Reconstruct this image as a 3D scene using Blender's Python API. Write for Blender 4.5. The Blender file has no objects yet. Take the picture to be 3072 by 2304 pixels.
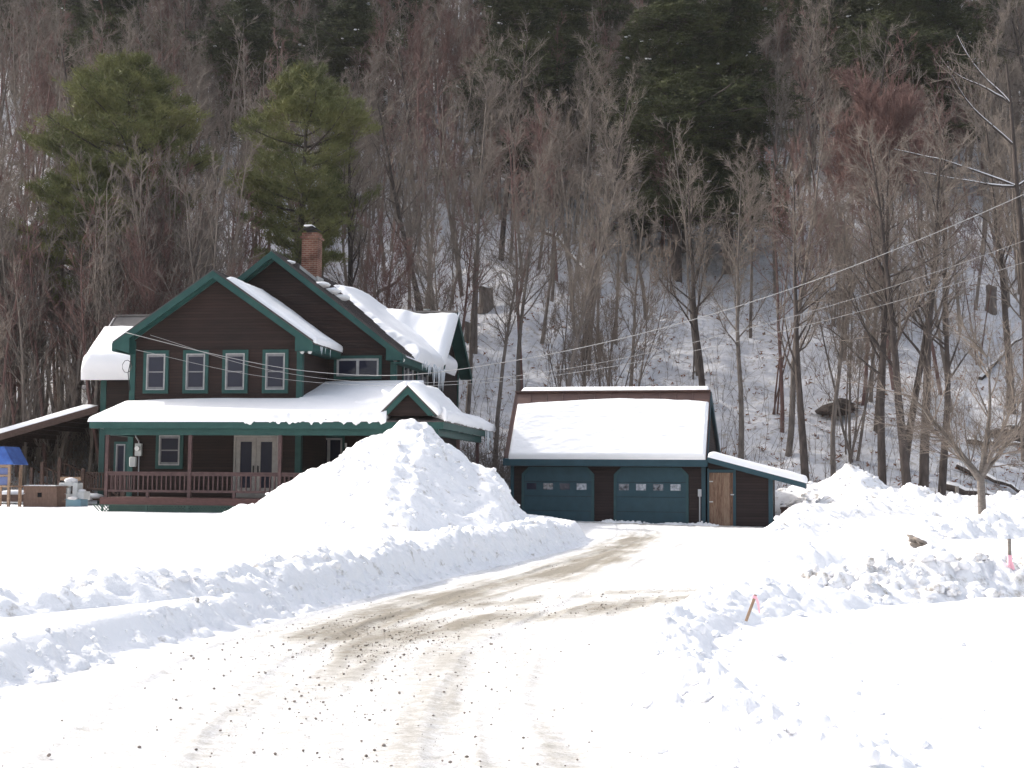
import bpy, math, random
import numpy as np
R = math.radians
random.seed(7)
rng = np.random.default_rng(7)
sc = bpy.context.scene

# ---------------------------------------------------------------- camera, sky, sun, exposure
F, CAMZ = 1350.0, 1.6
cam = bpy.data.cameras.new('camera'); camo = bpy.data.objects.new('camera', cam)
sc.collection.objects.link(camo); sc.camera = camo
cam.sensor_width = 36; cam.lens = 36 * F / 1024; cam.clip_start = .1; cam.clip_end = 2000
from mathutils import Matrix, Vector
pitch = math.atan(97 / F)
camo.matrix_world = Matrix.Translation((0, 0, CAMZ)) @ Matrix.Rotation(R(90) + pitch, 4, 'X') @ Matrix.Rotation(.008, 4, 'Z')
w = bpy.data.worlds.new('World'); sc.world = w; w.use_nodes = True
SUN_DIR = Vector((-.68, .36, .62)).normalized()
el = math.asin(SUN_DIR.z); az = math.atan2(SUN_DIR.x, SUN_DIR.y)
sky = w.node_tree.nodes.new('ShaderNodeTexSky'); sky.sky_type = 'NISHITA'; sky.sun_disc = False
sky.sun_elevation = el; sky.sun_rotation = az; sky.air_density = 1.0; sky.dust_density = 4.0; sky.ozone_density = .4
bg = w.node_tree.nodes['Background']; bg.inputs[1].default_value = .15
hs = w.node_tree.nodes.new('ShaderNodeHueSaturation'); hs.inputs['Saturation'].default_value = .55   # thin high cloud: a paler sky
w.node_tree.links.new(sky.outputs[0], hs.inputs['Color']); w.node_tree.links.new(hs.outputs[0], bg.inputs[0])
sun = bpy.data.lights.new('sun', 'SUN'); suno = bpy.data.objects.new('sun', sun); sc.collection.objects.link(suno)
sun.energy = 2.0; sun.angle = R(1.2); sun.color = (1, .95, .88)
suno.rotation_euler = (-SUN_DIR).to_track_quat('-Z', 'Y').to_euler()
sc.view_settings.view_transform = 'Standard'; sc.view_settings.look = 'None'
sc.view_settings.exposure = 1.02; sc.view_settings.gamma = 1
sc.cycles.max_bounces = 6; sc.cycles.diffuse_bounces = 4; sc.cycles.transparent_max_bounces = 4

# ---------------------------------------------------------------- helpers
def tag(o, label=None, cat=None, group=None, kind=None):
    if label: o['label'] = label
    if cat: o['category'] = cat
    if group: o['group'] = group
    if kind: o['kind'] = kind
    return o
def empty(name, loc=(0, 0, 0), rz=0, label=None, cat=None, group=None, kind=None):
    o = bpy.data.objects.new(name, None); sc.collection.objects.link(o)
    o.location = loc; o.rotation_euler = (0, 0, rz); o.empty_display_size = .2
    return tag(o, label, cat, group, kind)
def mesh_np(name, V, faces, mat, smooth=True):
    """V (n,3) array, faces (m,k) int array or list of such arrays"""
    if not isinstance(faces, list): faces = [faces]
    faces = [f for f in faces if len(f)]
    me = bpy.data.meshes.new(name)
    me.vertices.add(len(V)); me.vertices.foreach_set('co', np.asarray(V, np.float32).ravel())
    idx = np.concatenate([f.ravel() for f in faces]).astype(np.int32)
    sizes = np.concatenate([np.full(len(f), f.shape[1], np.int32) for f in faces])
    me.loops.add(len(idx)); me.loops.foreach_set('vertex_index', idx)
    me.polygons.add(len(sizes))
    st = np.concatenate([[0], np.cumsum(sizes)[:-1]]).astype(np.int32)
    me.polygons.foreach_set('loop_start', st)
    if smooth: me.polygons.foreach_set('use_smooth', np.ones(len(sizes), bool))
    me.update(calc_edges=True); me.validate()
    if mat: me.materials.append(mat)
    return me
def put(name, me, parent=None, loc=None):
    o = bpy.data.objects.new(name, me); sc.collection.objects.link(o)
    if parent is not None: o.parent = parent
    if loc is not None: o.location = loc
    return o
class MB:
    def __init__(s): s.v = []; s.f = []
    def add(s, vs, fs):
        b = len(s.v); s.v += [tuple(p) for p in vs]; s.f += [[b + i for i in f] for f in fs]; return s
    def box(s, x0, x1, y0, y1, z0, z1):
        return s.add([(x0,y0,z0),(x1,y0,z0),(x1,y1,z0),(x0,y1,z0),(x0,y0,z1),(x1,y0,z1),(x1,y1,z1),(x0,y1,z1)],
                     [(0,3,2,1),(4,5,6,7),(0,1,5,4),(1,2,6,5),(2,3,7,6),(3,0,4,7)])
    def prism(s, pts, a0, a1, axis='y'):
        """pts polygon; axis y: pts are (x,z) ; axis x: pts are (y,z); axis z: pts are (x,y)"""
        n = len(pts)
        def m(p, a): return (p[0], a, p[1]) if axis == 'y' else ((a, p[0], p[1]) if axis == 'x' else (p[0], p[1], a))
        return s.add([m(p, a0) for p in pts] + [m(p, a1) for p in pts],
                     [tuple(range(n))[::-1], tuple(range(n, 2*n))] + [(i, (i+1) % n, n+(i+1) % n, n+i) for i in range(n)])
    def beam(s, p, q, w, h=None, up=(0, 0, 1)):
        h = h or w; p = Vector(p); q = Vector(q); d = (q - p).normalized(); up = Vector(up)
        a = d.cross(up)
        if a.length < 1e-3: a = d.cross(Vector((0, 1, 0)))
        a.normalize(); b = a.cross(d)
        vs = [c + a * x * w / 2 + b * y * h / 2 for c in (p, q) for x, y in ((-1,-1),(1,-1),(1,1),(-1,1))]
        return s.add(vs, [(3,2,1,0),(4,5,6,7),(0,1,5,4),(1,2,6,5),(2,3,7,6),(3,0,4,7)])
    def tube(s, pts, r, n=8, cap=True):
        rs = r if isinstance(r, (list, tuple)) else [r] * len(pts); pts = [Vector(p) for p in pts]; b = len(s.v)
        for i, p in enumerate(pts):
            d = (pts[min(i+1, len(pts)-1)] - pts[max(i-1, 0)]).normalized()
            a = d.cross(Vector((0, 0, 1)))
            if a.length < 1e-3: a = Vector((1, 0, 0))
            a.normalize(); c = d.cross(a)
            for k in range(n):
                t = 2*math.pi*k/n; s.v.append(tuple(p + (a*math.cos(t) + c*math.sin(t)) * rs[i]))
        for i in range(len(pts)-1):
            for k in range(n): s.f.append([b+i*n+k, b+i*n+(k+1) % n, b+(i+1)*n+(k+1) % n, b+(i+1)*n+k])
        if cap: s.f += [[b+k for k in range(n)][::-1], [b+(len(pts)-1)*n+k for k in range(n)]]
        return s
    def build(s, name, mat, parent=None, smooth=False, bevel=0, loc=None):
        me = bpy.data.meshes.new(name); me.from_pydata(s.v, [], s.f)
        import bmesh
        bm = bmesh.new(); bm.from_mesh(me); bmesh.ops.recalc_face_normals(bm, faces=bm.faces)
        if bevel: bmesh.ops.bevel(bm, geom=list(bm.edges), offset=bevel, segments=1, affect='EDGES', clamp_overlap=True)
        bm.to_mesh(me); bm.free()
        if smooth: me.polygons.foreach_set('use_smooth', [True] * len(me.polygons))
        me.materials.append(mat); me.update()
        return put(name, me, parent, loc)

# numpy noise ------------------------------------------------------
def _h(ix, iy, s):
    n = (ix.astype(np.int64) * 374761393 + iy.astype(np.int64) * 668265263 + s * 1274126177) & 0x7fffffff
    n = ((n ^ (n >> 13)) * 1274126177) & 0x7fffffff
    n = ((n ^ (n >> 15)) * 668265263) & 0x7fffffff
    return (n & 0xffff) / 65535.0
def vn(x, y, s=0):
    x = np.asarray(x, float); y = np.asarray(y, float)
    ix, iy = np.floor(x), np.floor(y); fx, fy = x - ix, y - iy
    fx = fx*fx*(3-2*fx); fy = fy*fy*(3-2*fy)
    a, b, c, d = _h(ix, iy, s), _h(ix+1, iy, s), _h(ix, iy+1, s), _h(ix+1, iy+1, s)
    return (a*(1-fx)+b*fx)*(1-fy) + (c*(1-fx)+d*fx)*fy - .5
def fbm(x, y, s=0, o=4, g=.5):
    r = 0; a = 1.
    for i in range(o): r = r + a * vn(x*2**i + 13.7*i, y*2**i + 5.1*i, s+i); a *= g
    return r
def blobs(x, y, s=0, r=.75):
    """rounded lumps, 0..1"""
    x = np.asarray(x, float); y = np.asarray(y, float); ix, iy = np.floor(x), np.floor(y); best = np.zeros_like(x)
    for dx in (-1, 0, 1):
        for dy in (-1, 0, 1):
            cx, cy = ix+dx, iy+dy; px = cx + _h(cx, cy, s); py = cy + _h(cx, cy, s+57); sz = .35 + .65*_h(cx, cy, s+91)
            d2 = ((x-px)**2 + (y-py)**2) / (r*sz)**2
            best = np.maximum(best, sz*np.sqrt(np.clip(1-d2, 0, 1)))
    return best
def ss(a, b, x):
    t = np.clip((np.asarray(x, float)-a)/(b-a), 0, 1); return t*t*(3-2*t)

# ---------------------------------------------------------------- materials
def mat(name, col, rough=.7, spec=.3, metal=0):
    m = bpy.data.materials.new(name); m.use_nodes = True
    b = m.node_tree.nodes['Principled BSDF']
    b.inputs['Base Color'].default_value = (*col, 1); b.inputs['Roughness'].default_value = rough
    b.inputs['Specular IOR Level'].default_value = spec; b.inputs['Metallic'].default_value = metal
    return m
def N(m, t, **k):
    n = m.node_tree.nodes.new(t)
    for a, v in k.items():
        if a in n.inputs.keys(): n.inputs[a].default_value = v
        else: setattr(n, a, v)
    return n
def LK(m, a, b): m.node_tree.links.new(a, b)
def varied(name, c1, c2, scale=4, rough=.7, stretch=(1, 1, 1), bump=0, spec=.3, detail=6, lo=.35, hi=.65, bscale=None, metal=0):
    m = mat(name, c1, rough, spec, metal); b = m.node_tree.nodes['Principled BSDF']
    tc = N(m, 'ShaderNodeTexCoord'); mp = N(m, 'ShaderNodeMapping'); mp.inputs['Scale'].default_value = stretch
    LK(m, tc.outputs['Object'], mp.inputs[0])
    nz = N(m, 'ShaderNodeTexNoise', Scale=scale, Detail=detail, Roughness=.6); LK(m, mp.outputs[0], nz.inputs[0])
    cr = N(m, 'ShaderNodeValToRGB'); cr.color_ramp.elements[0].position = lo; cr.color_ramp.elements[1].position = hi
    cr.color_ramp.elements[0].color = (*c1, 1); cr.color_ramp.elements[1].color = (*c2, 1)
    LK(m, nz.outputs[0], cr.inputs[0]); LK(m, cr.outputs[0], b.inputs['Base Color'])
    if bump:
        bp = N(m, 'ShaderNodeBump', Strength=bump, Distance=.02)
        if bscale:
            n2 = N(m, 'ShaderNodeTexNoise', Scale=bscale, Detail=4); LK(m, mp.outputs[0], n2.inputs[0]); LK(m, n2.outputs[0], bp.inputs['Height'])
        else: LK(m, nz.outputs[0], bp.inputs['Height'])
        LK(m, bp.outputs[0], b.inputs['Normal'])
    return m
def siding_mat(name, c1, c2, lap=.1):
    m = mat(name, c1, .75, .25); b = m.node_tree.nodes['Principled BSDF']
    tc = N(m, 'ShaderNodeTexCoord'); sp = N(m, 'ShaderNodeSeparateXYZ'); LK(m, tc.outputs['Object'], sp.inputs[0])
    dv = N(m, 'ShaderNodeMath', operation='DIVIDE'); dv.inputs[1].default_value = lap; LK(m, sp.outputs['Z'], dv.inputs[0])
    fr = N(m, 'ShaderNodeMath', operation='FRACT'); LK(m, dv.outputs[0], fr.inputs[0])
    fl = N(m, 'ShaderNodeMath', operation='FLOOR'); LK(m, dv.outputs[0], fl.inputs[0])
    wn = N(m, 'ShaderNodeTexWhiteNoise', noise_dimensions='1D'); LK(m, fl.outputs[0], wn.inputs['W'])
    mp = N(m, 'ShaderNodeMapping'); mp.inputs['Scale'].default_value = (.5, .5, 7); LK(m, tc.outputs['Object'], mp.inputs[0])
    nz = N(m, 'ShaderNodeTexNoise', Scale=2.2, Detail=7, Roughness=.65); LK(m, mp.outputs[0], nz.inputs[0])
    n2 = N(m, 'ShaderNodeTexNoise', Scale=.5, Detail=3); LK(m, tc.outputs['Object'], n2.inputs[0])
    mx = N(m, 'ShaderNodeMath', operation='MULTIPLY_ADD'); mx.inputs[1].default_value = .35; LK(m, wn.outputs['Value'], mx.inputs[0]); LK(m, nz.outputs[0], mx.inputs[2])
    m3 = N(m, 'ShaderNodeMath', operation='ADD'); LK(m, mx.outputs[0], m3.inputs[0]); LK(m, n2.outputs[0], m3.inputs[1])
    cr = N(m, 'ShaderNodeValToRGB'); cr.color_ramp.elements[0].position = .85; cr.color_ramp.elements[1].position = 1.35
    cr.color_ramp.elements[0].color = (*c1, 1); cr.color_ramp.elements[1].color = (*c2, 1)
    mr = N(m, 'ShaderNodeMath', operation='MULTIPLY'); mr.inputs[1].default_value = .62; LK(m, m3.outputs[0], mr.inputs[0])
    cr.color_ramp.elements[0].position = .5; cr.color_ramp.elements[1].position = .95
    LK(m, mr.outputs[0], cr.inputs[0])
    # thin dark gap line under each board
    gp = N(m, 'ShaderNodeMath', operation='GREATER_THAN'); gp.inputs[1].default_value = .14; LK(m, fr.outputs[0], gp.inputs[0])
    g2 = N(m, 'ShaderNodeMath', operation='MULTIPLY_ADD'); g2.inputs[1].default_value = .5; g2.inputs[2].default_value = .5; LK(m, gp.outputs[0], g2.inputs[0])
    mm = N(m, 'ShaderNodeMixRGB', blend_type='MULTIPLY'); mm.inputs[0].default_value = 1; LK(m, cr.outputs[0], mm.inputs[1]); LK(m, g2.outputs[0], mm.inputs[2])
    LK(m, mm.outputs[0], b.inputs['Base Color'])
    iv = N(m, 'ShaderNodeMath', operation='SUBTRACT'); iv.inputs[0].default_value = 1; LK(m, fr.outputs[0], iv.inputs[1])
    bp = N(m, 'ShaderNodeBump', Strength=.6, Distance=.015); LK(m, iv.outputs[0], bp.inputs['Height']); LK(m, bp.outputs[0], b.inputs['Normal'])
    return m
def snow_mat(name, dirty=0, bscale=9, bstr=.5, base=(.88, .875, .885), dist=.05):
    m = mat(name, base, .55, .25); b = m.node_tree.nodes['Principled BSDF']
    tc = N(m, 'ShaderNodeTexCoord')
    n1 = N(m, 'ShaderNodeTexNoise', Scale=bscale, Detail=9, Roughness=.62); LK(m, tc.outputs['Object'], n1.inputs[0])
    bp = N(m, 'ShaderNodeBump', Strength=bstr, Distance=dist); LK(m, n1.outputs[0], bp.inputs['Height']); LK(m, bp.outputs[0], b.inputs['Normal'])
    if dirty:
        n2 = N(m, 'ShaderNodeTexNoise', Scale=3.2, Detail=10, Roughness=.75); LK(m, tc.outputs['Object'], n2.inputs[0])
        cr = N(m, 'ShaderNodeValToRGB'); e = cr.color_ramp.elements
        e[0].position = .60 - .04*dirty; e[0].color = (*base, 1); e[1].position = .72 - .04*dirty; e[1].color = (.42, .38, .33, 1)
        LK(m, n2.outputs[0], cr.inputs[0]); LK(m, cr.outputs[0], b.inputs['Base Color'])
    return m
M = {}
M['snow'] = snow_mat('snow', 0, 7, .6)
M['snow_lump'] = snow_mat('lumpy snow', .9, 14, .6)
M['snow_dirty'] = snow_mat('dirty snow', 2.2, 14, .6)
M['snow_roof'] = snow_mat('roof snow', 0, 16, .25, dist=.03)
M['snow_hill'] = snow_mat('hill snow', 2.0, 2.5, .8, base=(.66, .66, .69), dist=.2)  # base greyed for tree shade as well as litter in old snow
M['siding'] = siding_mat('brown clapboard', (.016, .0096, .008), (.036, .019, .015))
M['gsiding'] = siding_mat('garage clapboard', (.015, .0095, .009), (.029, .018, .017))
M['green'] = varied('green trim paint', (.013, .055, .050), (.026, .082, .071), 3, .55, (1, 1, 1), 0, lo=.35, hi=.8)
M['teal'] = varied('teal garage paint', (.014, .045, .060), (.019, .056, .074), 3, .5)
M['white'] = varied('window vinyl', (.31, .30, .29), (.40, .39, .38), 6, .5)
M['door_paint'] = varied('french door paint', (.26, .235, .215), (.33, .30, .27), 6, .5)
M['glass'] = mat('window glass', (.018, .019, .036), .08, .5)
M['sash'] = varied('grey window sash', (.16, .155, .16), (.22, .215, .22), 6, .5)
M['glass_grey'] = varied('painted reflection glass', (.02, .022, .028), (.20, .21, .24), 4, .15, (2, 1, 2), spec=.6)  # garage panes: bright reflections painted into the base colour by noise
M['glass_pale'] = varied('bright painted reflection glass', (.16, .17, .19), (.42, .44, .48), 5, .15, (2, 1, 2), spec=.6)  # paler pane, stronger snow reflection painted into its colour
M['curtain'] = varied('net curtain', (.12, .12, .12), (.2, .2, .2), 12, .8)
M['roof_metal'] = varied('dark roofing metal', (.045, .035, .034), (.075, .058, .055), 1.5, .42, spec=.5)
M['roof_wing'] = varied('weathered roofing', (.16, .145, .135), (.21, .19, .175), 2, .6)
M['roof_brown'] = varied('brown roofing metal', (.075, .038, .03), (.10, .052, .04), 2, .45, spec=.5)
M['deck_red'] = varied('reddish deck paint', (.075, .034, .03), (.11, .052, .046), 5, .6, (1, 1, 4))
M['rail'] = varied('brown rail paint', (.062, .034, .033), (.095, .055, .052), 6, .6)
M['lattice'] = varied('green lattice paint', (.045, .09, .075), (.075, .125, .10), 6, .7)
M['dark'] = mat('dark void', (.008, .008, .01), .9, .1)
M['wood_dark'] = varied('stained dark wood', (.045, .026, .02), (.085, .052, .042), 5, .75, (1, 1, 3), .3)
M['wood_tan'] = varied('tan wood', (.27, .18, .12), (.40, .28, .19), 5, .75, (1, 1, 4), .2)
M['wood_grey'] = varied('weathered post', (.17, .15, .13), (.27, .24, .21), 6, .85, (1, 1, 4), .4)
M['box_brown'] = varied('brown planter boards', (.14, .085, .062), (.20, .125, .092), 4, .7, (4, 1, 1))
M['blue'] = varied('blue tarp', (.03, .08, .30), (.06, .15, .46), 3, .45, bump=.3)
M['toy_white'] = varied('white toy plastic', (.55, .58, .58), (.66, .68, .68), 5, .4)
M['toy_blue'] = mat('pale blue plastic', (.22, .38, .47), .4)
M['metal_grey'] = varied('grey utility metal', (.36, .37, .36), (.45, .46, .45), 4, .45)
M['conduit'] = mat('conduit', (.36, .36, .37), .4, .5)
M['lamp_white'] = mat('lamp white', (.7, .7, .68), .3, .5)
M['black'] = mat('black metal', (.015, .015, .015), .5)
M['wire'] = mat('wire', (.38, .37, .36), .5)
M['wire_dark'] = mat('dark cable', (.05, .05, .05), .5)
M['bark'] = varied('bark', (.095, .078, .068), (.23, .195, .17), 6, .9, (1, 1, .3), .6, lo=.3, hi=.75)
M['bark_red'] = varied('reddish bark', (.10, .062, .052), (.16, .10, .085), 6, .9, (1, 1, .3), .5)
M['bark_dark'] = varied('dark bark', (.045, .036, .032), (.095, .075, .066), 6, .9, (1, 1, .3), .6)
M['twig'] = varied('grey brown twigs', (.155, .128, .108), (.275, .23, .195), 2, .85)
M['twig_red'] = varied('red budded twigs', (.14, .082, .072), (.21, .125, .11), 1.5, .85)
M['twig_tan'] = varied('tan twigs', (.17, .135, .11), (.26, .21, .175), 2, .85)
M['needle_pine'] = varied('pine needles', (.075, .09, .032), (.23, .23, .085), .45, .75, lo=.35, hi=.65)
M['needle_dark'] = varied('hemlock needles', (.018, .027, .013), (.11, .12, .042), .5, .8, lo=.35, hi=.7)  # pale olive end of the noise paints in sunlit variation
M['pink'] = mat('pink flagging tape', (.9, .48, .55), .5)
M['rock'] = varied('rock', (.15, .13, .11), (.29, .25, .22), 7, .9, bump=.6)
M['leaf'] = varied('dead leaves', (.19, .085, .045), (.27, .14, .08), 3, .85)
M['ice'] = mat('ice', (.80, .84, .88), .15, .5); M['ice'].node_tree.nodes['Principled BSDF'].inputs['Transmission Weight'].default_value = .2
# brick
m = M['brick'] = mat('brick', (.3, .12, .07), .85); b = m.node_tree.nodes['Principled BSDF']
tc = N(m, 'ShaderNodeTexCoord'); sp = N(m, 'ShaderNodeSeparateXYZ'); LK(m, tc.outputs['Object'], sp.inputs[0])
ad = N(m, 'ShaderNodeMath', operation='ADD'); LK(m, sp.outputs['X'], ad.inputs[0]); LK(m, sp.outputs['Y'], ad.inputs[1])
cb = N(m, 'ShaderNodeCombineXYZ'); LK(m, ad.outputs[0], cb.inputs[0]); LK(m, sp.outputs['Z'], cb.inputs[1])
br = N(m, 'ShaderNodeTexBrick', Scale=1); br.inputs['Color1'].default_value = (.16, .055, .036, 1); br.inputs['Color2'].default_value = (.20, .085, .055, 1)
br.inputs['Mortar'].default_value = (.25, .18, .14, 1); br.inputs['Mortar Size'].default_value = .012; br.inputs['Brick Width'].default_value = .21; br.inputs['Row Height'].default_value = .075
LK(m, cb.outputs[0], br.inputs[0])
nz = N(m, 'ShaderNodeTexNoise', Scale=2.5, Detail=4); LK(m, tc.outputs['Object'], nz.inputs[0])
cr = N(m, 'ShaderNodeValToRGB'); cr.color_ramp.elements[0].position = .35; cr.color_ramp.elements[0].color = (.45, .4, .38, 1); cr.color_ramp.elements[1].position = .55; cr.color_ramp.elements[1].color = (1, 1, 1, 1)
LK(m, nz.outputs[0], cr.inputs[0]); mm = N(m, 'ShaderNodeMixRGB', blend_type='MULTIPLY'); mm.inputs[0].default_value = 1
LK(m, br.outputs[0], mm.inputs[1]); LK(m, cr.outputs[0], mm.inputs[2]); LK(m, mm.outputs[0], b.inputs['Base Color'])
# rough sawn plank door
m = M['plank'] = mat('rough planks', (.25, .16, .1), .8); b = m.node_tree.nodes['Principled BSDF']
tc = N(m, 'ShaderNodeTexCoord'); sp = N(m, 'ShaderNodeSeparateXYZ'); LK(m, tc.outputs['Object'], sp.inputs[0])
dv = N(m, 'ShaderNodeMath', operation='DIVIDE'); dv.inputs[1].default_value = .21; LK(m, sp.outputs['X'], dv.inputs[0])
fl = N(m, 'ShaderNodeMath', operation='FLOOR'); LK(m, dv.outputs[0], fl.inputs[0]); wn = N(m, 'ShaderNodeTexWhiteNoise', noise_dimensions='1D'); LK(m, fl.outputs[0], wn.inputs['W'])
mp = N(m, 'ShaderNodeMapping'); mp.inputs['Scale'].default_value = (9, 1, 1.2); LK(m, tc.outputs['Object'], mp.inputs[0])
nz = N(m, 'ShaderNodeTexNoise', Scale=2.5, Detail=8, Roughness=.7); LK(m, mp.outputs[0], nz.inputs[0])
ma = N(m, 'ShaderNodeMath', operation='MULTIPLY_ADD'); ma.inputs[1].default_value = .3; LK(m, wn.outputs['Value'], ma.inputs[0]); LK(m, nz.outputs[0], ma.inputs[2])
cr = N(m, 'ShaderNodeValToRGB'); e = cr.color_ramp.elements; e[0].position = .4; e[0].color = (.06, .03, .02, 1); e[1].position = .85; e[1].color = (.24, .165, .115, 1)
e2 = e.new(.6); e2.color = (.14, .08, .052, 1)
LK(m, ma.outputs[0], cr.inputs[0]); LK(m, cr.outputs[0], b.inputs['Base Color'])
# driveway: packed snow with wheel-worn gravel, driven by the 'wear' attribute
m = M['drive'] = mat('packed snow and gravel', (.8, .8, .8), .7, .2); b = m.node_tree.nodes['Principled BSDF']
at = N(m, 'ShaderNodeAttribute', attribute_name='wear'); tc = N(m, 'ShaderNodeTexCoord')
mp = N(m, 'ShaderNodeMapping'); mp.inputs['Rotation'].default_value = (0, 0, R(-12)); mp.inputs['Scale'].default_value = (1, 1.5, 1); LK(m, tc.outputs['Object'], mp.inputs[0])
n1 = N(m, 'ShaderNodeTexNoise', Scale=5.0, Detail=12, Roughness=.85); LK(m, mp.outputs[0], n1.inputs[0])
sc1 = N(m, 'ShaderNodeMath', operation='MULTIPLY_ADD'); sc1.inputs[1].default_value = 1.9; sc1.inputs[2].default_value = -.97; LK(m, n1.outputs[0], sc1.inputs[0])
a1 = N(m, 'ShaderNodeMath', operation='ADD'); LK(m, at.outputs['Fac'], a1.inputs[0]); LK(m, sc1.outputs[0], a1.inputs[1])
cr = N(m, 'ShaderNodeValToRGB'); e = cr.color_ramp.elements; e[0].position = -.0; e[0].color = (.80, .80, .81, 1); e[1].position = .85; e[1].color = (.29, .262, .215, 1)
e2 = e.new(.34); e2.color = (.56, .54, .505, 1)
LK(m, a1.outputs[0], cr.inputs[0])
n3 = N(m, 'ShaderNodeTexNoise', Scale=60, Detail=4, Roughness=.7); LK(m, tc.outputs['Object'], n3.inputs[0])
c3 = N(m, 'ShaderNodeValToRGB'); c3.color_ramp.elements[0].position = .30; c3.color_ramp.elements[0].color = (.55, .52, .48, 1); c3.color_ramp.elements[1].position = .55; c3.color_ramp.elements[1].color = (1, 1, 1, 1)
LK(m, n3.outputs[0], c3.inputs[0])
mm = N(m, 'ShaderNodeMixRGB', blend_type='MULTIPLY'); mm.inputs[0].default_value = .55; LK(m, cr.outputs[0], mm.inputs[1]); LK(m, c3.outputs[0], mm.inputs[2])
mm.use_clamp = True
LK(m, mm.outputs[0], b.inputs['Base Color'])
mp2 = N(m, 'ShaderNodeMapping'); mp2.inputs['Rotation'].default_value = (0, 0, R(-20)); mp2.inputs['Scale'].default_value = (1, 3, 1); LK(m, tc.outputs['Object'], mp2.inputs[0])
n4 = N(m, 'ShaderNodeTexNoise', Scale=12, Detail=10, Roughness=.75); LK(m, mp2.outputs[0], n4.inputs[0])
bp = N(m, 'ShaderNodeBump', Strength=.8, Distance=.04); LK(m, n4.outputs[0], bp.inputs['Height']); LK(m, bp.outputs[0], b.inputs['Normal'])

# ---------------------------------------------------------------- ground
def resample(P, ds):
    P = np.array(P, float); L = np.concatenate([[0], np.cumsum(np.hypot(*np.diff(P[:, :2], axis=0).T))])
    # smooth with catmull style interpolation through dense linear + blur
    t = np.arange(0, L[-1], ds); Q = np.stack([np.interp(t, L, P[:, k]) for k in range(P.shape[1])], 1)
    kk = max(3, int(.8/ds)); ker = np.ones(kk)/kk
    Qp = np.pad(Q, ((kk, kk), (0, 0)), 'edge'); Qs = np.stack([np.convolve(Qp[:, j], ker, 'same')[kk:-kk] for j in range(Q.shape[1])], 1)
    return Qs
LEFT = [(-3.2, -12), (-3.4, 0), (-3.67, 7.78), (-3.76, 10.1), (-3.55, 12.4), (-2.86, 14.98), (-1.91, 18.62), (-.82, 23.36), (.46, 28.44), (1.68, 33.66), (2.2, 38), (1.5, 43), (.4, 47), (.1, 52)]
RIGHT = [(1.4, -12), (1.3, 0), (1.17, 6.66), (1.04, 7.72), (.77, 9.15), (.69, 10.79), (.75, 12.47), (1.53, 15.07), (2.28, 16.88), (3.11, 18.36), (5, 19.6), (9, 20.6), (16, 21.5)]
FAR = [(16, 25.5), (9, 23.6), (4.6, 22.2), (3.35, 22.2), (3.1, 23.5), (3.58, 26.49), (5.34, 34.27), (7.3, 41.99), (9.6, 48.5), (9, 52)]
POLY = np.array(RIGHT + FAR + LEFT[::-1])
def seg_dist(x, y, P, closed=False):
    d = np.full(np.shape(x), 1e9); n = len(P)
    for i in range(n if closed else n-1):
        ax, ay = P[i]; bx, by = P[(i+1) % n]; dx, dy = bx-ax, by-ay
        t = np.clip(((x-ax)*dx + (y-ay)*dy)/(dx*dx+dy*dy+1e-9), 0, 1)
        d = np.minimum(d, np.hypot(x-ax-t*dx, y-ay-t*dy))
    return d
def inside(x, y, P):
    c = np.zeros(np.shape(x), bool); n = len(P)
    for i in range(n):
        ax, ay = P[i]; bx, by = P[(i+1) % n]
        if ay == by: continue
        cr = ((ay > y) != (by > y)) & (x < (bx-ax)*(y-ay)/(by-ay) + ax); c ^= cr
    return c
def sdist(x, y):
    d = seg_dist(x, y, POLY, True); return np.where(inside(x, y, POLY), -d, d)
def drive_z(x, y): return .16*ss(38, 50, y) * (1 - .6*ss(2, 9, x)) + .012*fbm(x*1.3, y*1.3, 3)
def hill_raise(x, y):
    t = np.clip(y - 57 + 1.5*fbm(x*.07, y*.03, 11, 2), 0, None)
    return .56*(np.sqrt(t*t + 9) - 3) + ss(58, 70, y) * (1.7*fbm(x*.09, y*.09, 21, 3) + .55*fbm(x*.5, y*.5, 22, 4) + .25*blobs(x*.7, y*.7, 23))
def G(x, y):
    x = np.asarray(x, float); y = np.asarray(y, float)
    near = y < 60
    d = np.where(near, 0, 50.)
    d = sdist(x, y)
    left = x < np.interp(y, [p[1] for p in LEFT], [p[0] for p in LEFT]) + 1
    lvl_l = .31 + .2*ss(14, 42, y) + .02*fbm(x*.6, y*.6, 5)
    front = (y < np.interp(x, [p[0] for p in RIGHT[4:]], [p[1] for p in RIGHT[4:]]) + .8)
    lvl_rf = .17 + .09*fbm(x*.5, y*.5, 6) + .05*fbm(x*2.1, y*2.1, 7, 4) + .07*blobs(x*2.2, y*2.2, 71)*ss(5.5, 1.5, x) + .03*blobs(x*5, y*5, 73)*ss(4.5, 1.5, x)
    lvl_rb = .14 + .28*ss(24, 46, y) + .12*fbm(x*.35, y*.35, 8) + .05*fbm(x*1.4, y*1.4, 9, 3) + .05*blobs(x*1.5, y*1.5, 72)
    # mounds of old snow behind the branch
    lvl_rb = lvl_rb + .50*np.exp(-(((x-8.15)/1.0)**2 + ((y-28.6)/1.3)**2)**1.3)        # snow over a boulder
    lvl_rb = lvl_rb + .36*np.exp(-((x-8.6)/1.5)**2 - ((y-41)/2.3)**2)
    lvl_rb = lvl_rb + .42*np.exp(-((x-11.2)/2.3)**2 - ((y-43)/2.6)**2)
    lvl = np.where(left, lvl_l, np.where(front & (x > 0), lvl_rf, lvl_rb))
    wd = np.where(left, .42, np.where(front, .9, 1.6))
    k = ss(0, 1, d/wd)
    low = drive_z(x, y) - .04 + .055*ss(-.2, .0, d)
    g = low*(1-k) + lvl*k
    return g + hill_raise(x, y)
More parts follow.
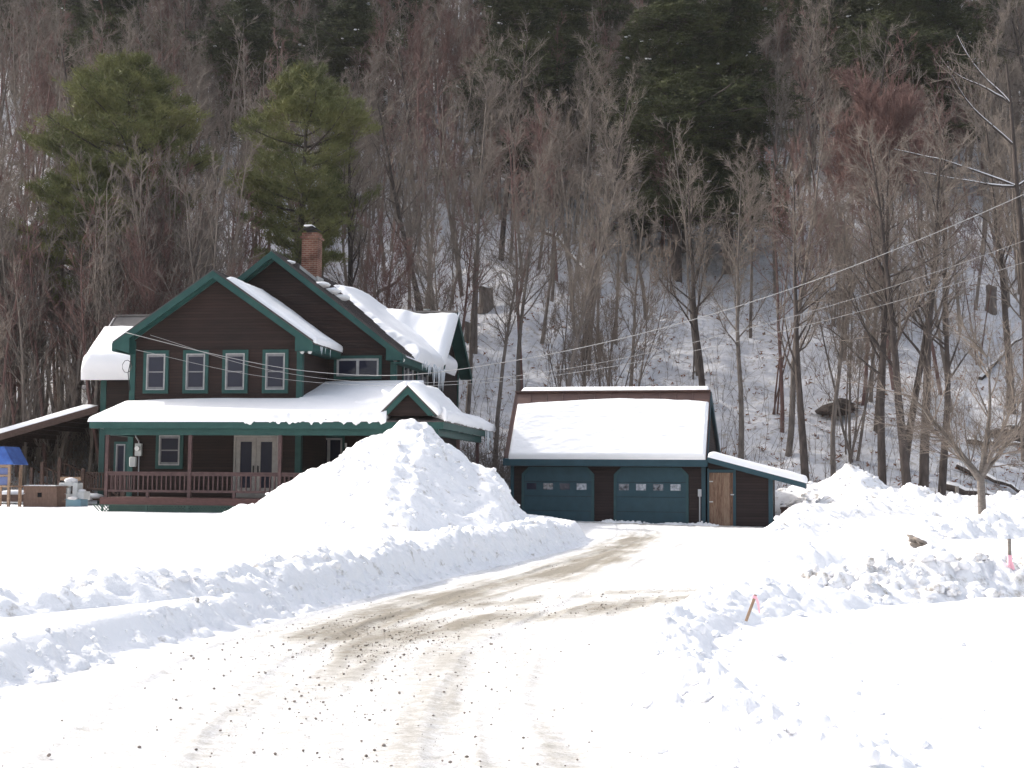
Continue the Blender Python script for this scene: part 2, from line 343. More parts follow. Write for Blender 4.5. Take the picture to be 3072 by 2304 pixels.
def grid_mesh(name, ys, af, nx, mt, zf, extra=None):
    a = np.linspace(-1, 1, nx)
    Y, A = np.meshgrid(ys, a, indexing='ij'); X = A * (np.abs(Y)*af + 9)
    Z = zf(X, Y); V = np.stack([X, Y, Z], -1).reshape(-1, 3)
    ny = len(ys); i = np.arange(ny-1)[:, None]*nx + np.arange(nx-1)[None]; i = i.ravel()
    Fc = np.stack([i, i+1, i+nx+1, i+nx], 1)
    return mesh_np(name, V, Fc, mt)
ys = np.concatenate([np.linspace(-45, 2, 14), np.geomspace(3, 58, 520)])
o = put('snowy_ground', grid_mesh('snowy_ground', ys, .7, 620, M['snow'], lambda x, y: G(x, y) + .006*fbm(x*7, y*7, 31, 3)))
tag(o, kind='structure')
ys = np.concatenate([np.linspace(58, 170, 300), np.linspace(172, 330, 30)])
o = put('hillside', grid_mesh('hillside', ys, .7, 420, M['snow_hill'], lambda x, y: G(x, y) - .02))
tag(o, kind='structure')
# driveway sheet
nx, ny = 520, 950
xs = np.linspace(-4.2, 12, nx); yy = np.concatenate([np.linspace(-10, 2, 20)[:-1], np.geomspace(2, 51.2, ny)]); ny = len(yy)
Y, X = np.meshgrid(yy, xs, indexing='ij'); D = sdist(X, Y)
Z = drive_z(X, Y) + .01*fbm(X*5, Y*5, 41, 3)
T1 = [(4.4, 44), (2.95, 35), (1.55, 27), (.35, 22.3), (-1.0, 18.4), (-1.7, 15.6), (-1.8, 14)]
T2 = [(7, 20.9), (3.89, 19.9), (2.16, 18.6), (1.0, 17.1), (-.2, 15.9), (-1.1, 14.6), (-1.5, 12.5), (-1.5, 9.5)]
T3 = [(-.5, 14), (-.3, 12), (-.17, 9.86), (-.06, 8.47), (0, 6.0)]
T4 = [(7, 21.6), (3.6, 20.8), (1.4, 19.6), (-.4, 17.6), (-1.2, 16.2)]
CEN = [(-.6, -12), (-.9, 2), (-1.25, 7), (-1.45, 10), (-1.35, 13), (-.75, 16), (.2, 20), (1.2, 24), (2.1, 28.5), (3.4, 34), (4.6, 40), (5.2, 46), (5.4, 53)]
CEN2 = [(-1.3, 9), (-1.2, 12.5), (-.5, 15.2), (.8, 17.2), (2.6, 18.9), (5, 20.6), (9, 22), (16, 23.5)]
def track(P):
    """lateral offset and distance along a smoothed path"""
    Q = resample([(a, b, 0, 0) for a, b in P], .5)[:, :2]; best = np.full(X.shape, 1e9); lat = np.zeros(X.shape); al = np.zeros(X.shape); acc = 0
    for k in range(len(Q)-1):
        ax, ay = Q[k]; ex, ey = Q[k+1]-Q[k]; L = math.hypot(ex, ey); t = np.clip(((X-ax)*ex+(Y-ay)*ey)/L/L, 0, 1)
        dxx, dyy = X-ax-t*ex, Y-ay-t*ey; d = dxx*dxx+dyy*dyy; m_ = d < best; best = np.where(m_, d, best)
        lat = np.where(m_, (ex*dyy-ey*dxx)/L, lat); al = np.where(m_, acc+t*L, al); acc += L
    return lat, al
def tr(P, wdt, amp): return amp*np.exp(-(seg_dist(X, Y, P)/wdt)**2)
l1, a1_ = track(CEN); l2, a2_ = track(CEN2)
st1 = fbm(a1_*.55, l1*7, 46, 4); st2 = fbm(a2_*.55, l2*7, 47, 4)
W = np.maximum.reduce([tr(T1, .56, .7)*ss(46, 36, Y), tr(T2, .5, .58)*ss(9, 14, Y), tr(T3, .7, .17), tr(T4, .3, .4)])
br_ = ss(.6, 3.5, X - np.interp(Y, [p[1] for p in CEN], [p[0] for p in CEN]) ) * ss(26, 22, Y)*ss(14, 17, Y)
stk = st1*(1-br_) + st2*br_
W = W + .4*stk*ss(.02, .35, W) + .45*fbm(X*1.6, Y*.9, 44, 5)*ss(.03, .3, W)
W += .11*np.exp(-(l1/1.5)**2)*(1+1.2*st1)
for off in (-1.55, -.62, .62, 1.45): W += .05*np.exp(-((l1-off-.12*np.sin(a1_*.25))/.2)**2)*(.5+1.2*np.clip(st1+.4, 0, 1))
W += .6*np.exp(-((Y-48.35 + .225*(X-3))/.3)**2)*ss(.0, 1.5, X)
# tyre ruts: shallow pressed grooves with tread
for off in (-1.75, -.95, .55, 1.35):
    lo = l1-off-.15*np.sin(a1_*.21+off); g_ = np.exp(-(lo/.13)**4); Z += -.012*g_ + .006*g_*np.sin(a1_*26) + .008*np.exp(-((np.abs(lo)-.17)/.04)**2)
Z += .018*stk*ss(0, .4, W+.2)
W *= ss(-.05, -.5, D)
V = np.stack([X, Y, Z], -1).reshape(-1, 3)
i = (np.arange(ny-1)[:, None]*nx + np.arange(nx-1)[None]).ravel()
Fc = np.stack([i, i+1, i+nx+1, i+nx], 1); keep = D.ravel()[Fc].min(1) < .12; Fc = Fc[keep]
used = np.unique(Fc); mp_ = np.full(len(V), -1); mp_[used] = np.arange(len(used))
me = mesh_np('driveway', V[used], mp_[Fc], M['drive'])
at = me.attributes.new('wear', 'FLOAT', 'POINT'); at.data.foreach_set('value', W.ravel()[used].astype(np.float32))
tag(put('driveway', me), kind='structure')

# ---------------------------------------------------------------- snow chunks, banks and piles
import bmesh as _bm
def ico(sub):
    b_ = _bm.new(); _bm.ops.create_icosphere(b_, subdivisions=sub, radius=1)
    v = np.array([p.co[:] for p in b_.verts]); f = np.array([[q.index for q in p.verts] for p in b_.faces]); b_.free(); return v, f
ICO1, ICO2 = ico(1), ico(2)
def chunks(P, S, seed=0, base=ICO2, flat=.75, rough=.24):
    """many irregular lumps as one vertex/face set"""
    r = np.random.default_rng(seed); n = len(P); bv, bf = base
    ang = r.random((n, 3))*6.28
    ca, sa = np.cos(ang[:, 0]), np.sin(ang[:, 0])
    Vv = np.repeat(bv[None], n, 0)
    ph = r.random((n, 1, 3))*40
    disp = 1 + rough*(fbm(Vv[..., 0]*1.3+ph[..., 0], Vv[..., 1]*1.3 + Vv[..., 2]*1.7 + ph[..., 1], 3, 2))[..., None]*1.6
    Vv = Vv*disp*(.75 + .5*r.random((n, 1, 3)))
    x = Vv[..., 0]*ca[:, None] - Vv[..., 1]*sa[:, None]; y = Vv[..., 0]*sa[:, None] + Vv[..., 1]*ca[:, None]
    Vv = np.stack([x, y, Vv[..., 2]*flat], -1)*S[:, None, None] + P[:, None]
    Ff = bf[None] + (np.arange(n)*len(bv))[:, None, None]
    return Vv.reshape(-1, 3), Ff.reshape(-1, 3)
def bank(name, pts, label, matl, seed, ds=.05, lump=.12, lscale=.28, nchunk=200, csize=(.03, .1), cat='snow bank', group=None, skew=0):
    """pts rows: x, y, half width, height"""
    Q = resample(pts, ds); T = np.gradient(Q[:, :2], axis=0); T /= np.linalg.norm(T, axis=1)[:, None]+1e-9
    Nn = np.stack([T[:, 1], -T[:, 0]], 1)
    wmax = Q[:, 2].max(); ns = max(14, int(2*wmax/ds)); s = np.linspace(-1, 1, ns)
    X = Q[:, 0][:, None] + Nn[:, 0][:, None]*s*Q[:, 2][:, None]; Y = Q[:, 1][:, None] + Nn[:, 1][:, None]*s*Q[:, 2][:, None]
    s2 = s - skew*(1-s*s)
    prof = np.clip(1-np.abs(s2)**2, 0, 1)**1.1
    endf = np.clip(np.minimum(np.arange(len(Q)), np.arange(len(Q))[::-1])*ds/.5, 0, 1)[:, None]
    prof = prof[None]*endf
    amp = np.clip(prof, 0, 1)**.6
    Z = G(X, Y) - .05 + (Q[:, 3][:, None]+.05)*prof*(1+.7*fbm(X*.8, Y*.8, seed, 3))
    L1 = blobs(X/lscale, Y/lscale, seed); L2 = blobs(X/lscale*2.3, Y/lscale*2.3, seed+5); L3 = blobs(X/lscale*5.1, Y/lscale*5.1, seed+9)
    Z = Z + amp*lump*(L1*.9 + L2*.5 + L3*.28 - .45) + amp*.03*fbm(X*9, Y*9, seed+2, 3)
    X = X + amp*lump*.3*fbm(X*5, Y*5, seed+3, 2); Y = Y + amp*lump*.3*fbm(X*5, Y*5, seed+4, 2)
    V = np.stack([X, Y, Z], -1).reshape(-1, 3); n2 = ns
    i = (np.arange(len(Q)-1)[:, None]*n2 + np.arange(n2-1)[None]).ravel(); Fc = np.stack([i, i+1, i+n2+1, i+n2], 1)
    r = np.random.default_rng(seed); nt, nsn = X.shape
    ci = r.integers(2, nt-2, nchunk); cj = np.clip((r.normal(.5, .3, nchunk)*nsn).astype(int), 1, nsn-2)
    S = csize[0] + (csize[1]-csize[0])*r.random(nchunk)**2.5
    P = np.stack([X[ci, cj], Y[ci, cj], Z[ci, cj] + S*.25], 1)
    gz = G(P[:, 0], P[:, 1]); P[:, 2] = np.maximum(P[:, 2], gz + S*.3)
    cv, cf = chunks(P, S, seed)
    me = mesh_np(name, np.concatenate([V, cv]), [Fc, cf+len(V)], matl)
    return tag(put(name, me), label, cat, group)
# left side of the driveway
bank('snow_bank', [(-3.78, 7, .3, .0), (-3.88, 10.1, .32, .0), (-3.67, 12.4, .32, .0), (-3.0, 14.98, .32, .0), (-2.06, 18.62, .34, .0), (-.98, 23.36, .36, .0), (.25, 28.44, .38, .02), (1.43, 33.2, .4, .04), (1.95, 36, .4, .04)],
     'low crumbly snow bank directly along the left edge of the driveway', M['snow_lump'], 51, ds=.045, lump=.105, lscale=.22, nchunk=380, csize=(.01, .045))
bank('snow_bank', [(-7.2, 9.6, .6, .2), (-5.7, 11.9, .62, .22), (-4.5, 13.9, .62, .22), (-3.4, 16.2, .6, .22), (-2.55, 19.2, .6, .22), (-1.65, 22.8, .6, .22), (-.6, 27, .62, .22), (.35, 31, .65, .22), (1.0, 34.5, .65, .18)],
     'taller lumpy snow ridge crossing the left lawn behind the flat strip', M['snow_lump'], 52, ds=.05, lump=.11, lscale=.26, nchunk=300, csize=(.02, .085))
# right side
bank('snow_bank', [(1.6, 5.2, .5, .10), (1.5, 7.5, .5, .12), (1.2, 9.1, .5, .13), (1.15, 11, .5, .15), (1.35, 12.6, .6, .18), (2.0, 14.2, .75, .22), (2.9, 15.6, .9, .26), (3.9, 16.6, 1.0, .30)],
     'low lumpy snow berm right of the driveway, holding the leaning stake', M['snow'], 53, ds=.045, lump=.10, lscale=.24, nchunk=260, csize=(.015, .07))
bank('snow_bank', [(3.4, 16.4, .9, .2), (4.4, 17.2, 1.0, .28), (5.6, 17.9, 1.05, .33), (6.8, 18.3, 1.0, .32), (8.2, 18.8, 1.0, .3), (11, 19.4, 1.0, .3)],
     'chunky dirty snow windrow on the right, with the upright pink taped stake in it', M['snow_dirty'], 54, ds=.04, lump=.17, lscale=.25, nchunk=600, csize=(.025, .11))
bank('snow_bank', [(12.6, 47, 1.5, .55), (14.6, 45, 1.6, .85), (16.2, 44, 1.7, .72), (18, 42, 1.8, .95), (20, 39, 2, 1.2), (23, 36, 2.2, 1.4)],
     'big lumpy snow bank at the far right behind the small forked tree', M['snow_lump'], 55, ds=.09, lump=.3, lscale=.6, nchunk=120, csize=(.05, .18))
bank('snow_bank', [(6.6, 33, 1.0, .12), (7.4, 36.5, 1.1, .2), (8.8, 40, 1.3, .14), (11, 42.5, 1.4, .16), (13, 44, 1.4, .2), (14.5, 44, 1.4, .3)],
     'rounded rough snow heap line running from the shed corner towards the right', M['snow_lump'], 56, ds=.07, lump=.13, lscale=.7, nchunk=90, csize=(.03, .12))
bank('snow_bank', [(9.6, 33, 1.0, .1), (11.5, 34.5, 1.2, .3), (13.6, 36, 1.3, .38), (16, 35.5, 1.4, .5), (18.5, 34, 1.6, .8)],
     'broken snow heaps around the foot of the small forked tree', M['snow_lump'], 57, ds=.07, lump=.26, lscale=.5, nchunk=200, csize=(.03, .12))
bank('snow_bank', [(4.2, 23.6, .5, .1), (5.2, 24.2, .8, .22), (6.8, 24.6, .9, .2), (9, 25, 1.0, .24), (12, 25.6, 1.0, .25)],
     'low soft snow ridge beyond the side branch of the driveway', M['snow'], 58, ds=.06, lump=.12, lscale=.5, nchunk=60, csize=(.02, .07))
bank('snow_bank', [(3.0, 48.95, .28, .06), (3.7, 48.8, .35, .14), (4.6, 48.6, .3, .10), (5.8, 48.35, .28, .07), (7.1, 48.05, .35, .13), (7.7, 47.9, .3, .06)],
     'small ridge of snow along the foot of the garage between and beside the doors', M['snow_lump'], 59, ds=.05, lump=.07, lscale=.2, nchunk=80, csize=(.02, .06))
# rubble scattered over the near right field
r_ = np.random.default_rng(5); n_ = 260
px_ = r_.normal(1.4, .8, n_); py_ = r_.uniform(6.6, 14, n_); S_ = .010 + .035*r_.random(n_)**4
px_[200:] = r_.uniform(1.5, 7, 60); py_[200:] = 8+ r_.random(60)*7
px_ = np.maximum(px_, .9)
P_ = np.stack([px_, py_, G(px_, py_)+S_*.15], 1); cv, cf = chunks(P_, S_, 9, ICO2, .6, .12)
tag(put('snow_clods', mesh_np('snow_clods', cv, cf, M['snow'])), 'loose white snow clods scattered over the smooth snow right of the driveway', 'snow clods', None, 'stuff')

def pile(name, label, cx, cy, prof, dfront, dback, matl, seed, ds=.06, lump=.22, nchunk=420, csize=(.015, .11), base=0):
    xs = np.arange(prof[0][0]-.3, prof[-1][0]+.3, ds); ysn = np.arange(-dfront, dback, ds)
    Yl, Xl = np.meshgrid(ysn, xs, indexing='ij'); X = cx + Xl; Y = cy + Yl
    h = np.interp(Xl, [p[0] for p in prof], [p[1] for p in prof], left=0, right=0)
    hm = max(p[1] for p in prof)
    dd = np.where(Yl < 0, -Yl/dfront, Yl/dback)
    # cone-like: ridge height lowered with depth, footprint rounded
    z = h - hm*(dd**1.12)*1.0
    z = np.where(z > 0, z, z*.3)
    amp = ss(-.05, .5, z)
    Ln = blobs(X/1.1, Y/1.1, seed, .9)*.62 + blobs(X/.5, Y/.5, seed+4)*.42 + blobs(X/.17, Y/.17, seed+7)*.16 + blobs(X/.08, Y/.08, seed+8)*.07
    z = z + amp*(lump*(Ln-.45) + .25*fbm(X*.6, Y*.6, seed+1, 3)) + .05*fbm(X*6, Y*6, seed+2, 3)*amp
    Zb = G(X, Y); Z = Zb + np.maximum(z, -.12) - .04
    Xd = X + amp*.12*fbm(X*3.1, Y*3.1, seed+11, 3); Yd = Y + amp*.12*fbm(X*3.1, Y*3.1, seed+12, 3)
    V = np.stack([Xd, Yd, Z], -1).reshape(-1, 3); n2 = len(xs)
    i = (np.arange(len(ysn)-1)[:, None]*n2 + np.arange(n2-1)[None]).ravel(); Fc = np.stack([i, i+1, i+n2+1, i+n2], 1)
    r = np.random.default_rng(seed); ok = np.argwhere(z > .02); sel = ok[r.integers(0, len(ok), nchunk)]
    S = csize[0] + (csize[1]-csize[0])*r.random(nchunk)**3
    P = np.stack([Xd[sel[:, 0], sel[:, 1]], Yd[sel[:, 0], sel[:, 1]], Z[sel[:, 0], sel[:, 1]] + S*.2], 1)
    cv, cf = chunks(P, S, seed)
    me = mesh_np(name, np.concatenate([V, cv]), [Fc, cf+len(V)], matl)
    return tag(put(name, me), label, 'snow pile')
big = [(-6.4, 0), (-5.4, .14), (-4.7, .3), (-4.0, .52), (-3.25, .86), (-2.8, 1.16), (-2.25, 1.48), (-1.7, 1.82), (-1.12, 2.16), (-.75, 2.3), (-.4, 2.42), (-.12, 2.68), (.2, 2.66), (.55, 2.6), (.95, 2.32), (1.4, 1.95), (1.9, 1.66), (2.35, 1.5), (2.6, 1.35), (2.85, .9), (3.1, .55), (3.6, .2), (4.1, 0)]
pile('snow_pile', 'huge ploughed snow pile in front of the porch, between house and garage', -2.85, 36.6, big, 6.2, 5.0, M['snow_lump'], 61)
rp = [(-6.2, 0), (-5, .25), (-3.4, .7), (-2.2, 1.05), (-1.1, 1.45), (0, 1.82), (.7, 1.7), (1.5, 1.2), (2.6, .7), (3.8, .3), (5, 0)]
pile('snow_pile', 'pointed grey-white snow pile to the right of the lean-to shed', 13.1, 53, rp, 5, 4, M['snow_dirty'], 62, ds=.09, nchunk=260)

# gravel stones on the driveway
r_ = np.random.default_rng(12)
pts = []
for Pl, n_, sp_ in ((T1, 1500, .45), (T2, 2600, .42), (T3, 500, .6), (T4, 700, .35)):
    Pl = np.array(Pl); k = r_.integers(0, len(Pl)-1, n_); t = r_.random(n_)[:, None]
    q = Pl[k]*(1-t) + Pl[k+1]*t + r_.normal(0, sp_, (n_, 2)); pts.append(q)
q = np.stack([r_.normal(-1.2, .85, 3000), 6.0 + 9*r_.random(3000)], 1); pts.append(q)
q = np.concatenate(pts); q = q[sdist(q[:, 0], q[:, 1]) < -.15]
S_ = .0018 + .011*r_.random(len(q))**9 + .0015*(q[:, 1] > 12)
cv, cf = chunks(np.stack([q[:, 0], q[:, 1], drive_z(q[:, 0], q[:, 1])+S_*.4+.003], 1), S_, 13, ICO1)
tag(put('gravel', mesh_np('gravel', cv, cf, M['rock'], False)), 'loose grey gravel stones strewn over the packed snow of the driveway', 'gravel', None, 'stuff')

# ---------------------------------------------------------------- snow slabs on roofs
def slab(name, Pf, Nv, na, nb, Tf, parent, matl=None, seed=1, under=.012):
    """Pf(a,b)->(x,y,z) arrays on the roof surface, Tf(a,b) thickness"""
    a = np.linspace(0, 1, na); b = np.linspace(0, 1, nb); A, B = np.meshgrid(a, b, indexing='ij')
    P = np.stack(Pf(A, B), -1); T = Tf(A, B); Nv = np.array(Nv, float)
    top = P + T[..., None]*Nv; bot = P - np.clip(under*np.ones_like(T), 0, 1)[..., None]*Nv
    bot = np.where((T <= 0)[..., None], P + (T[..., None]-.01)*Nv, bot)
    V = np.concatenate([top.reshape(-1, 3), bot.reshape(-1, 3)]); n = na*nb
    i = (np.arange(na-1)[:, None]*nb + np.arange(nb-1)[None]).ravel()
    F1 = np.stack([i, i+1, i+nb+1, i+nb], 1); F2 = F1[:, ::-1] + n
    rim = list(range(nb)) + [k*nb+nb-1 for k in range(1, na)] + [(na-1)*nb+k for k in range(nb-2, -1, -1)] + [k*nb for k in range(na-2, 0, -1)]
    rim = np.array(rim); rn = np.roll(rim, -1); F3 = np.stack([rim, rim+n, rn+n, rn], 1)
    return put(name, mesh_np(name, V, [F1, F2, F3], matl or M['snow_roof']), parent)
def er(d, r): return np.sqrt(np.clip(1-(1-np.clip(d/r, 0, 1))**2, 0, 1))

# ================================================================ FARMHOUSE (local frame: x along facade, y into depth)
HO = (-13.116, 46.3, 0)
house = empty('farmhouse', HO, R(-9), 'two-storey brown clapboard farmhouse with green trim, steep gables and a wraparound porch', 'house')
KA, KB = .69, .768
def rz_A(u): return 8.66 - KA*abs(u-3.05)       # top surface of roof A
def rz_B(u): return 9.82 - KB*abs(u-4.05)
wl = MB()
wl.prism([(0, .3), (6.1, .3), (6.1, 6.4), (3.05, 8.5), (0, 6.4)], 0, 3.2)
wl.prism([(.3, .3), (8.6, .3), (8.6, 6.2), (4.05, 9.66), (.3, 6.75)], 3, 11.3)
wl.prism([(9.35, .3), (14.4, .3), (14.4, 6.35), (11.6, 8.45), (9.35, 6.35)], -5.6, 8.597, 'x')
wall = wl.build('wall', M['siding'], house)
# roofs as thick slabs with standing seams
def roof_slab(pts_top, thick, y0, y1, axis='y'):
    m_ = MB(); low = [(p[0], p[1]-thick) for p in pts_top][::-1]
    m_.prism(list(pts_top)+low, y0, y1, axis); return m_
rA = roof_slab([(-.5, rz_A(-.5)), (3.05, 8.66), (6.6, rz_A(6.6))], .1, -.42, 3.0)
for v in np.arange(-.4, 3.0, .42):
    for u0, u1 in ((-.5, 3.05), (3.05, 6.6)): rA.beam((u0, v, rz_A(u0)+.015), (u1, v, rz_A(u1)+.015), .035, .04)
roofA = rA.build('roof', M['roof_metal'], house)
rB = roof_slab([(.25, rz_B(.25)), (4.05, 9.82), (8.95, rz_B(8.95))], .1, 2.58, 11.6)
for v in np.arange(2.6, 11.6, .42): rB.beam((4.05, v, 9.835), (8.95, v, rz_B(8.95)+.015), .035, .045)
roofB = rB.build('roof', M['roof_metal'], house)
rC = MB(); rC.prism([(8.95, 6.33), (11.6, 8.66), (14.9, 6.2), (14.9, 6.1), (11.6, 8.54), (8.95, 6.2)], -6.15, 9.1, 'x')
for u in np.arange(-6.1, 9.1, 1.6): rC.beam((u, 8.95, 6.345), (u, 11.6, 8.675), .05, .04)
rC.beam((-6.15, 11.6, 8.68), (9.1, 11.6, 8.68), .16, .06)
roofC = rC.build('roof', M['roof_wing'], house)
# green rakes, fascias, soffit, corner boards
tm = MB()
def rake(mb, u0, z0, u1, z1, v0, v1, drop, off=0):
    mb.prism([(u0, z0+off), (u1, z1+off), (u1, z1-drop+off), (u0, z0-drop+off)], v0, v1)
for (u0, u1, ur, zr, k, vf) in ((-.5, 6.6, 3.05, 8.66, KA, -.42), (.25, 8.95, 4.05, 9.82, KB, 2.58)):
    for ue in (u0, u1):
        ze = zr - k*abs(ue-ur)
        rake(tm, ue, ze, ur, zr, vf-.04, vf+.0, .25, -.03)       # face board
        rake(tm, ue, ze, ur, zr, vf+.002, vf+.40, .03, -.105)       # soffit
        rake(tm, ue, ze-.1, ur, zr-.1, vf+.36, vf+.415, .17, -.03)  # frieze against the wall
# eave fascias along the sides
tm.box(6.5, 6.6, -.42, 2.95, rz_A(6.6)-.3, rz_A(6.6)-.1); tm.box(6.1, 6.55, -.42, 2.95, rz_A(6.6)-.32, rz_A(6.6)-.28)
tm.box(8.85, 8.95, 2.58, 9.2, rz_B(8.95)-.32, rz_B(8.95)-.1); tm.box(8.6, 8.9, 2.58, 9.2, rz_B(8.95)-.34, rz_B(8.95)-.3)
tm.box(-.5, -.4, -.42, 9.3, rz_A(-.5)-.3, rz_A(-.5)-.1)
# return boxes at the corners
tm.prism([(6.0, 6.5), (6.0, 5.88), (6.62, 5.88), (6.62, 6.1)], -.455, -.01)
tm.prism([(8.36, 6.48), (8.36, 5.82), (8.97, 5.82), (8.97, 6.02)], 2.545, 2.99)
tm.prism([(-.5, 6.18), (-.42, 6.0), (.12, 5.84), (.12, 6.5)], -.455, -.01)
# corner boards
tm.box(-.03, .17, -.03, 0, .4, 6.3); tm.box(-.03, 0, 0, .17, .4, 6.3)
tm.box(5.93, 6.13, -.03, 0, .9, 6.1); tm.box(6.1, 6.13, 0, .17, .9, 6.1)
tm.box(8.42, 8.63, 2.97, 3, .9, 6.05); tm.box(8.6, 8.63, 3, 3.17, .9, 6.05)
tm.box(-5.63, -5.38, 9.32, 9.35, .3, 6.3); tm.box(-5.63, -5.6, 9.35, 9.55, .3, 6.3)
tm.box(8.6, 8.63, 14.2, 14.43, .4, 6.3)
# right gable of the cross wing
for (v0, z0, v1, z1) in ((8.95, 6.33, 11.6, 8.66), (14.9, 6.2, 11.6, 8.66)):
    tm.prism([(v0, z0-.02), (v1, z1-.02), (v1, z1-.3), (v0, z0-.3)], 9.1, 9.14, 'x')
    tm.prism([(v0, z0-.125), (v1, z1-.13), (v1, z1-.16), (v0, z0-.155)], 8.6, 9.095, 'x')
tm.box(-6.1, .0, 8.9, 8.95, 6.08, 6.3)
trim = tm.build('trim', M['green'], house)

def window(u0, u1, z0, z1, v, parent=house, casing=.12, sash='double', axis='v', pane=None, name='window', cas_mat=None, sgn=-1):
    """window on a wall facing -y (axis v) or +x (axis u); returns casing object"""
    def bx(mb, a0, a1, b0, b1, o0, o1):
        if axis == 'v': mb.box(a0, a1, min(v+sgn*o0, v+sgn*o1), max(v+sgn*o0, v+sgn*o1), b0, b1)
        else: mb.box(min(v-sgn*o0, v-sgn*o1), max(v-sgn*o0, v-sgn*o1), a0, a1, b0, b1)
    c = MB(); t = casing
    bx(c, u0, u0+t, z0, z1, 0, .05); bx(c, u1-t, u1, z0, z1, 0, .05)
    bx(c, u0+t, u1-t, z1-t, z1, 0, .052); bx(c, u0+t, u1-t, z0, z0+t, 0, .052)
    co = c.build(name, cas_mat or M['green'], parent)
    a0, a1, b0, b1 = u0+t, u1-t, z0+t, z1-t; f = MB(); q = .034
    bx(f, a0, a0+q, b0, b1, 0, .065); bx(f, a1-q, a1, b0, b1, 0, .065); bx(f, a0+q, a1-q, b1-q, b1, 0, .066); bx(f, a0+q, a1-q, b0, b0+q, 0, .075)
    f.build('frame', M['white'], co)
    a0 += q; a1 -= q; b0 += q; b1 -= q; s_ = MB(); w_ = .036
    if sash == 'double':
        mid = (b0+b1)/2
        bx(s_, a0, a1, mid-.02, mid+.02, 0, .045)
        for x0, x1 in ((a0, a0+w_), (a1-w_, a1)): bx(s_, x0, x1, b0, mid-.02, 0, .035); bx(s_, x0, x1, mid+.02, b1, 0, .03)
        bx(s_, a0+w_, a1-w_, b1-.07, b1, 0, .03); bx(s_, a0+w_, a1-w_, b0, b0+.07, 0, .035)
    elif sash == 'pair':
        mid = (a0+a1)/2
        bx(s_, mid-.05, mid+.05, b0, b1, 0, .055)
        for x0, x1 in ((a0, a0+w_), (a1-w_, a1)): bx(s_, x0, x1, b0, b1, 0, .035)
        bx(s_, a0+w_, mid-.05, b1-w_, b1, 0, .035); bx(s_, mid+.05, a1-w_, b1-w_, b1, 0, .035)
    else:
        for x0, x1 in ((a0, a0+w_), (a1-w_, a1)): bx(s_, x0, x1, b0, b1, 0, .035)
        bx(s_, a0+w_, a1-w_, b1-w_, b1, 0, .035); bx(s_, a0+w_, a1-w_, b0, b0+w_, 0, .035)
    s_.build('sash', M['sash'] if sash != 'pair' else M['white'], co)
    p = MB(); bx(p, a0+.002, a1-.002, b0+.002, b1-.002, 0, .012); p.build('pane', pane or M['glass'], co)
    return co
for u0 in (.47, 1.90, 3.31, 4.73): window(u0, u0+.91, 4.49, 5.97, 0)
window(6.34, 8.1, 5.18, 6.03, 3, sash='pair', casing=.11)
window(1.0, 1.98, 1.92, 3.18, 0, pane=M['glass'])
o = MB(); o.box(1.2, 1.78, -.0135, -.0125, 2.12, 2.5); 
window(5.62, 6.78, 1.6, 3.16, 3, sash='pair', casing=.08)
for v0, v1 in ((4.0, 5.65), (6.2, 8.2)): window(v0, v1, 4.1, 6.05, 8.6, sash='pair', casing=.09, axis='u')
window(-4.95, -4.35, 1.1, 3.1, 9.35, sash='single', casing=.1)
# french door
fd = MB(); fd.box(3.79, 3.86, -.07, 0, .98, 3.08); fd.box(5.30, 5.37, -.07, 0, .98, 3.08); fd.box(3.86, 5.30, -.07, 0, 3.0, 3.081); fd.box(3.79, 5.37, -.12, 0, .955, .98)
frd = fd.build('french_door', M['door_paint'], house)
for x0, x1, hx in ((3.87, 4.575, 4.50), (4.585, 5.29, 4.66)):
    d_ = MB(); d_.box(x0, x0+.15, -.05, 0, .985, 2.995); d_.box(x1-.15, x1, -.05, 0, .985, 2.995); d_.box(x0+.15, x1-.15, -.05, 0, 2.85, 2.995); d_.box(x0+.15, x1-.15, -.05, 0, .985, 1.3)
    lf = d_.build('door_leaf', M['door_paint'], frd); g_ = MB(); g_.box(x0+.152, x1-.152, -.02, 0, 1.302, 2.848); g_.build('pane', M['glass'], frd)
    h_ = MB(); h_.tube([(hx, -.09, 1.78), (hx, -.1, 1.92), (hx, -.09, 2.05)], .018); h_.box(hx-.02, hx+.02, -.085, -.05, 1.8, 2.03); h_.build('handle', M['black'], frd)
# chimney
ch = MB(); ch.box(4.72, 5.32, 4.0, 4.6, 8.8, 10.72); ch.box(4.66, 5.38, 3.94, 4.66, 10.5, 10.58)
ch = ch.build('chimney', M['brick'], house)
fl = MB(); fl.prism([(4.68, rz_B(4.68)+.16), (5.36, rz_B(5.36)+.16), (5.36, rz_B(5.36)-.02), (4.68, rz_B(4.68)-.02)], 3.93, 3.997); fl.box(5.323, 5.37, 3.93, 4.7, rz_B(5.3)-.1, rz_B(5.3)+.22); fl.build('flashing', M['metal_grey'], ch)
cp = MB(); cp.box(4.86, 5.2, 4.15, 4.45, 10.722, 10.82); cp.prism([(4.74, 10.86), (4.74, 10.9), (5.1, 10.98), (5.32, 10.84), (5.28, 10.83), (5.08, 10.93)], 4.05, 4.55); cp.build('chimney_cap', M['black'], ch)
cs = MB(); cs.box(4.76, 5.08, 4.07, 4.5, 10.97, 11.03); cs.build('snow_cap', M['snow_roof'], ch, bevel=.02)
vp = MB(); vp.tube([(7.6, 12.4, 7.9), (7.6, 12.4, 8.85)], .06); vp.tube([(7.6, 12.4, 8.85), (7.6, 12.4, 8.9)], .14); vp.build('roof_vent', M['metal_grey'], house)
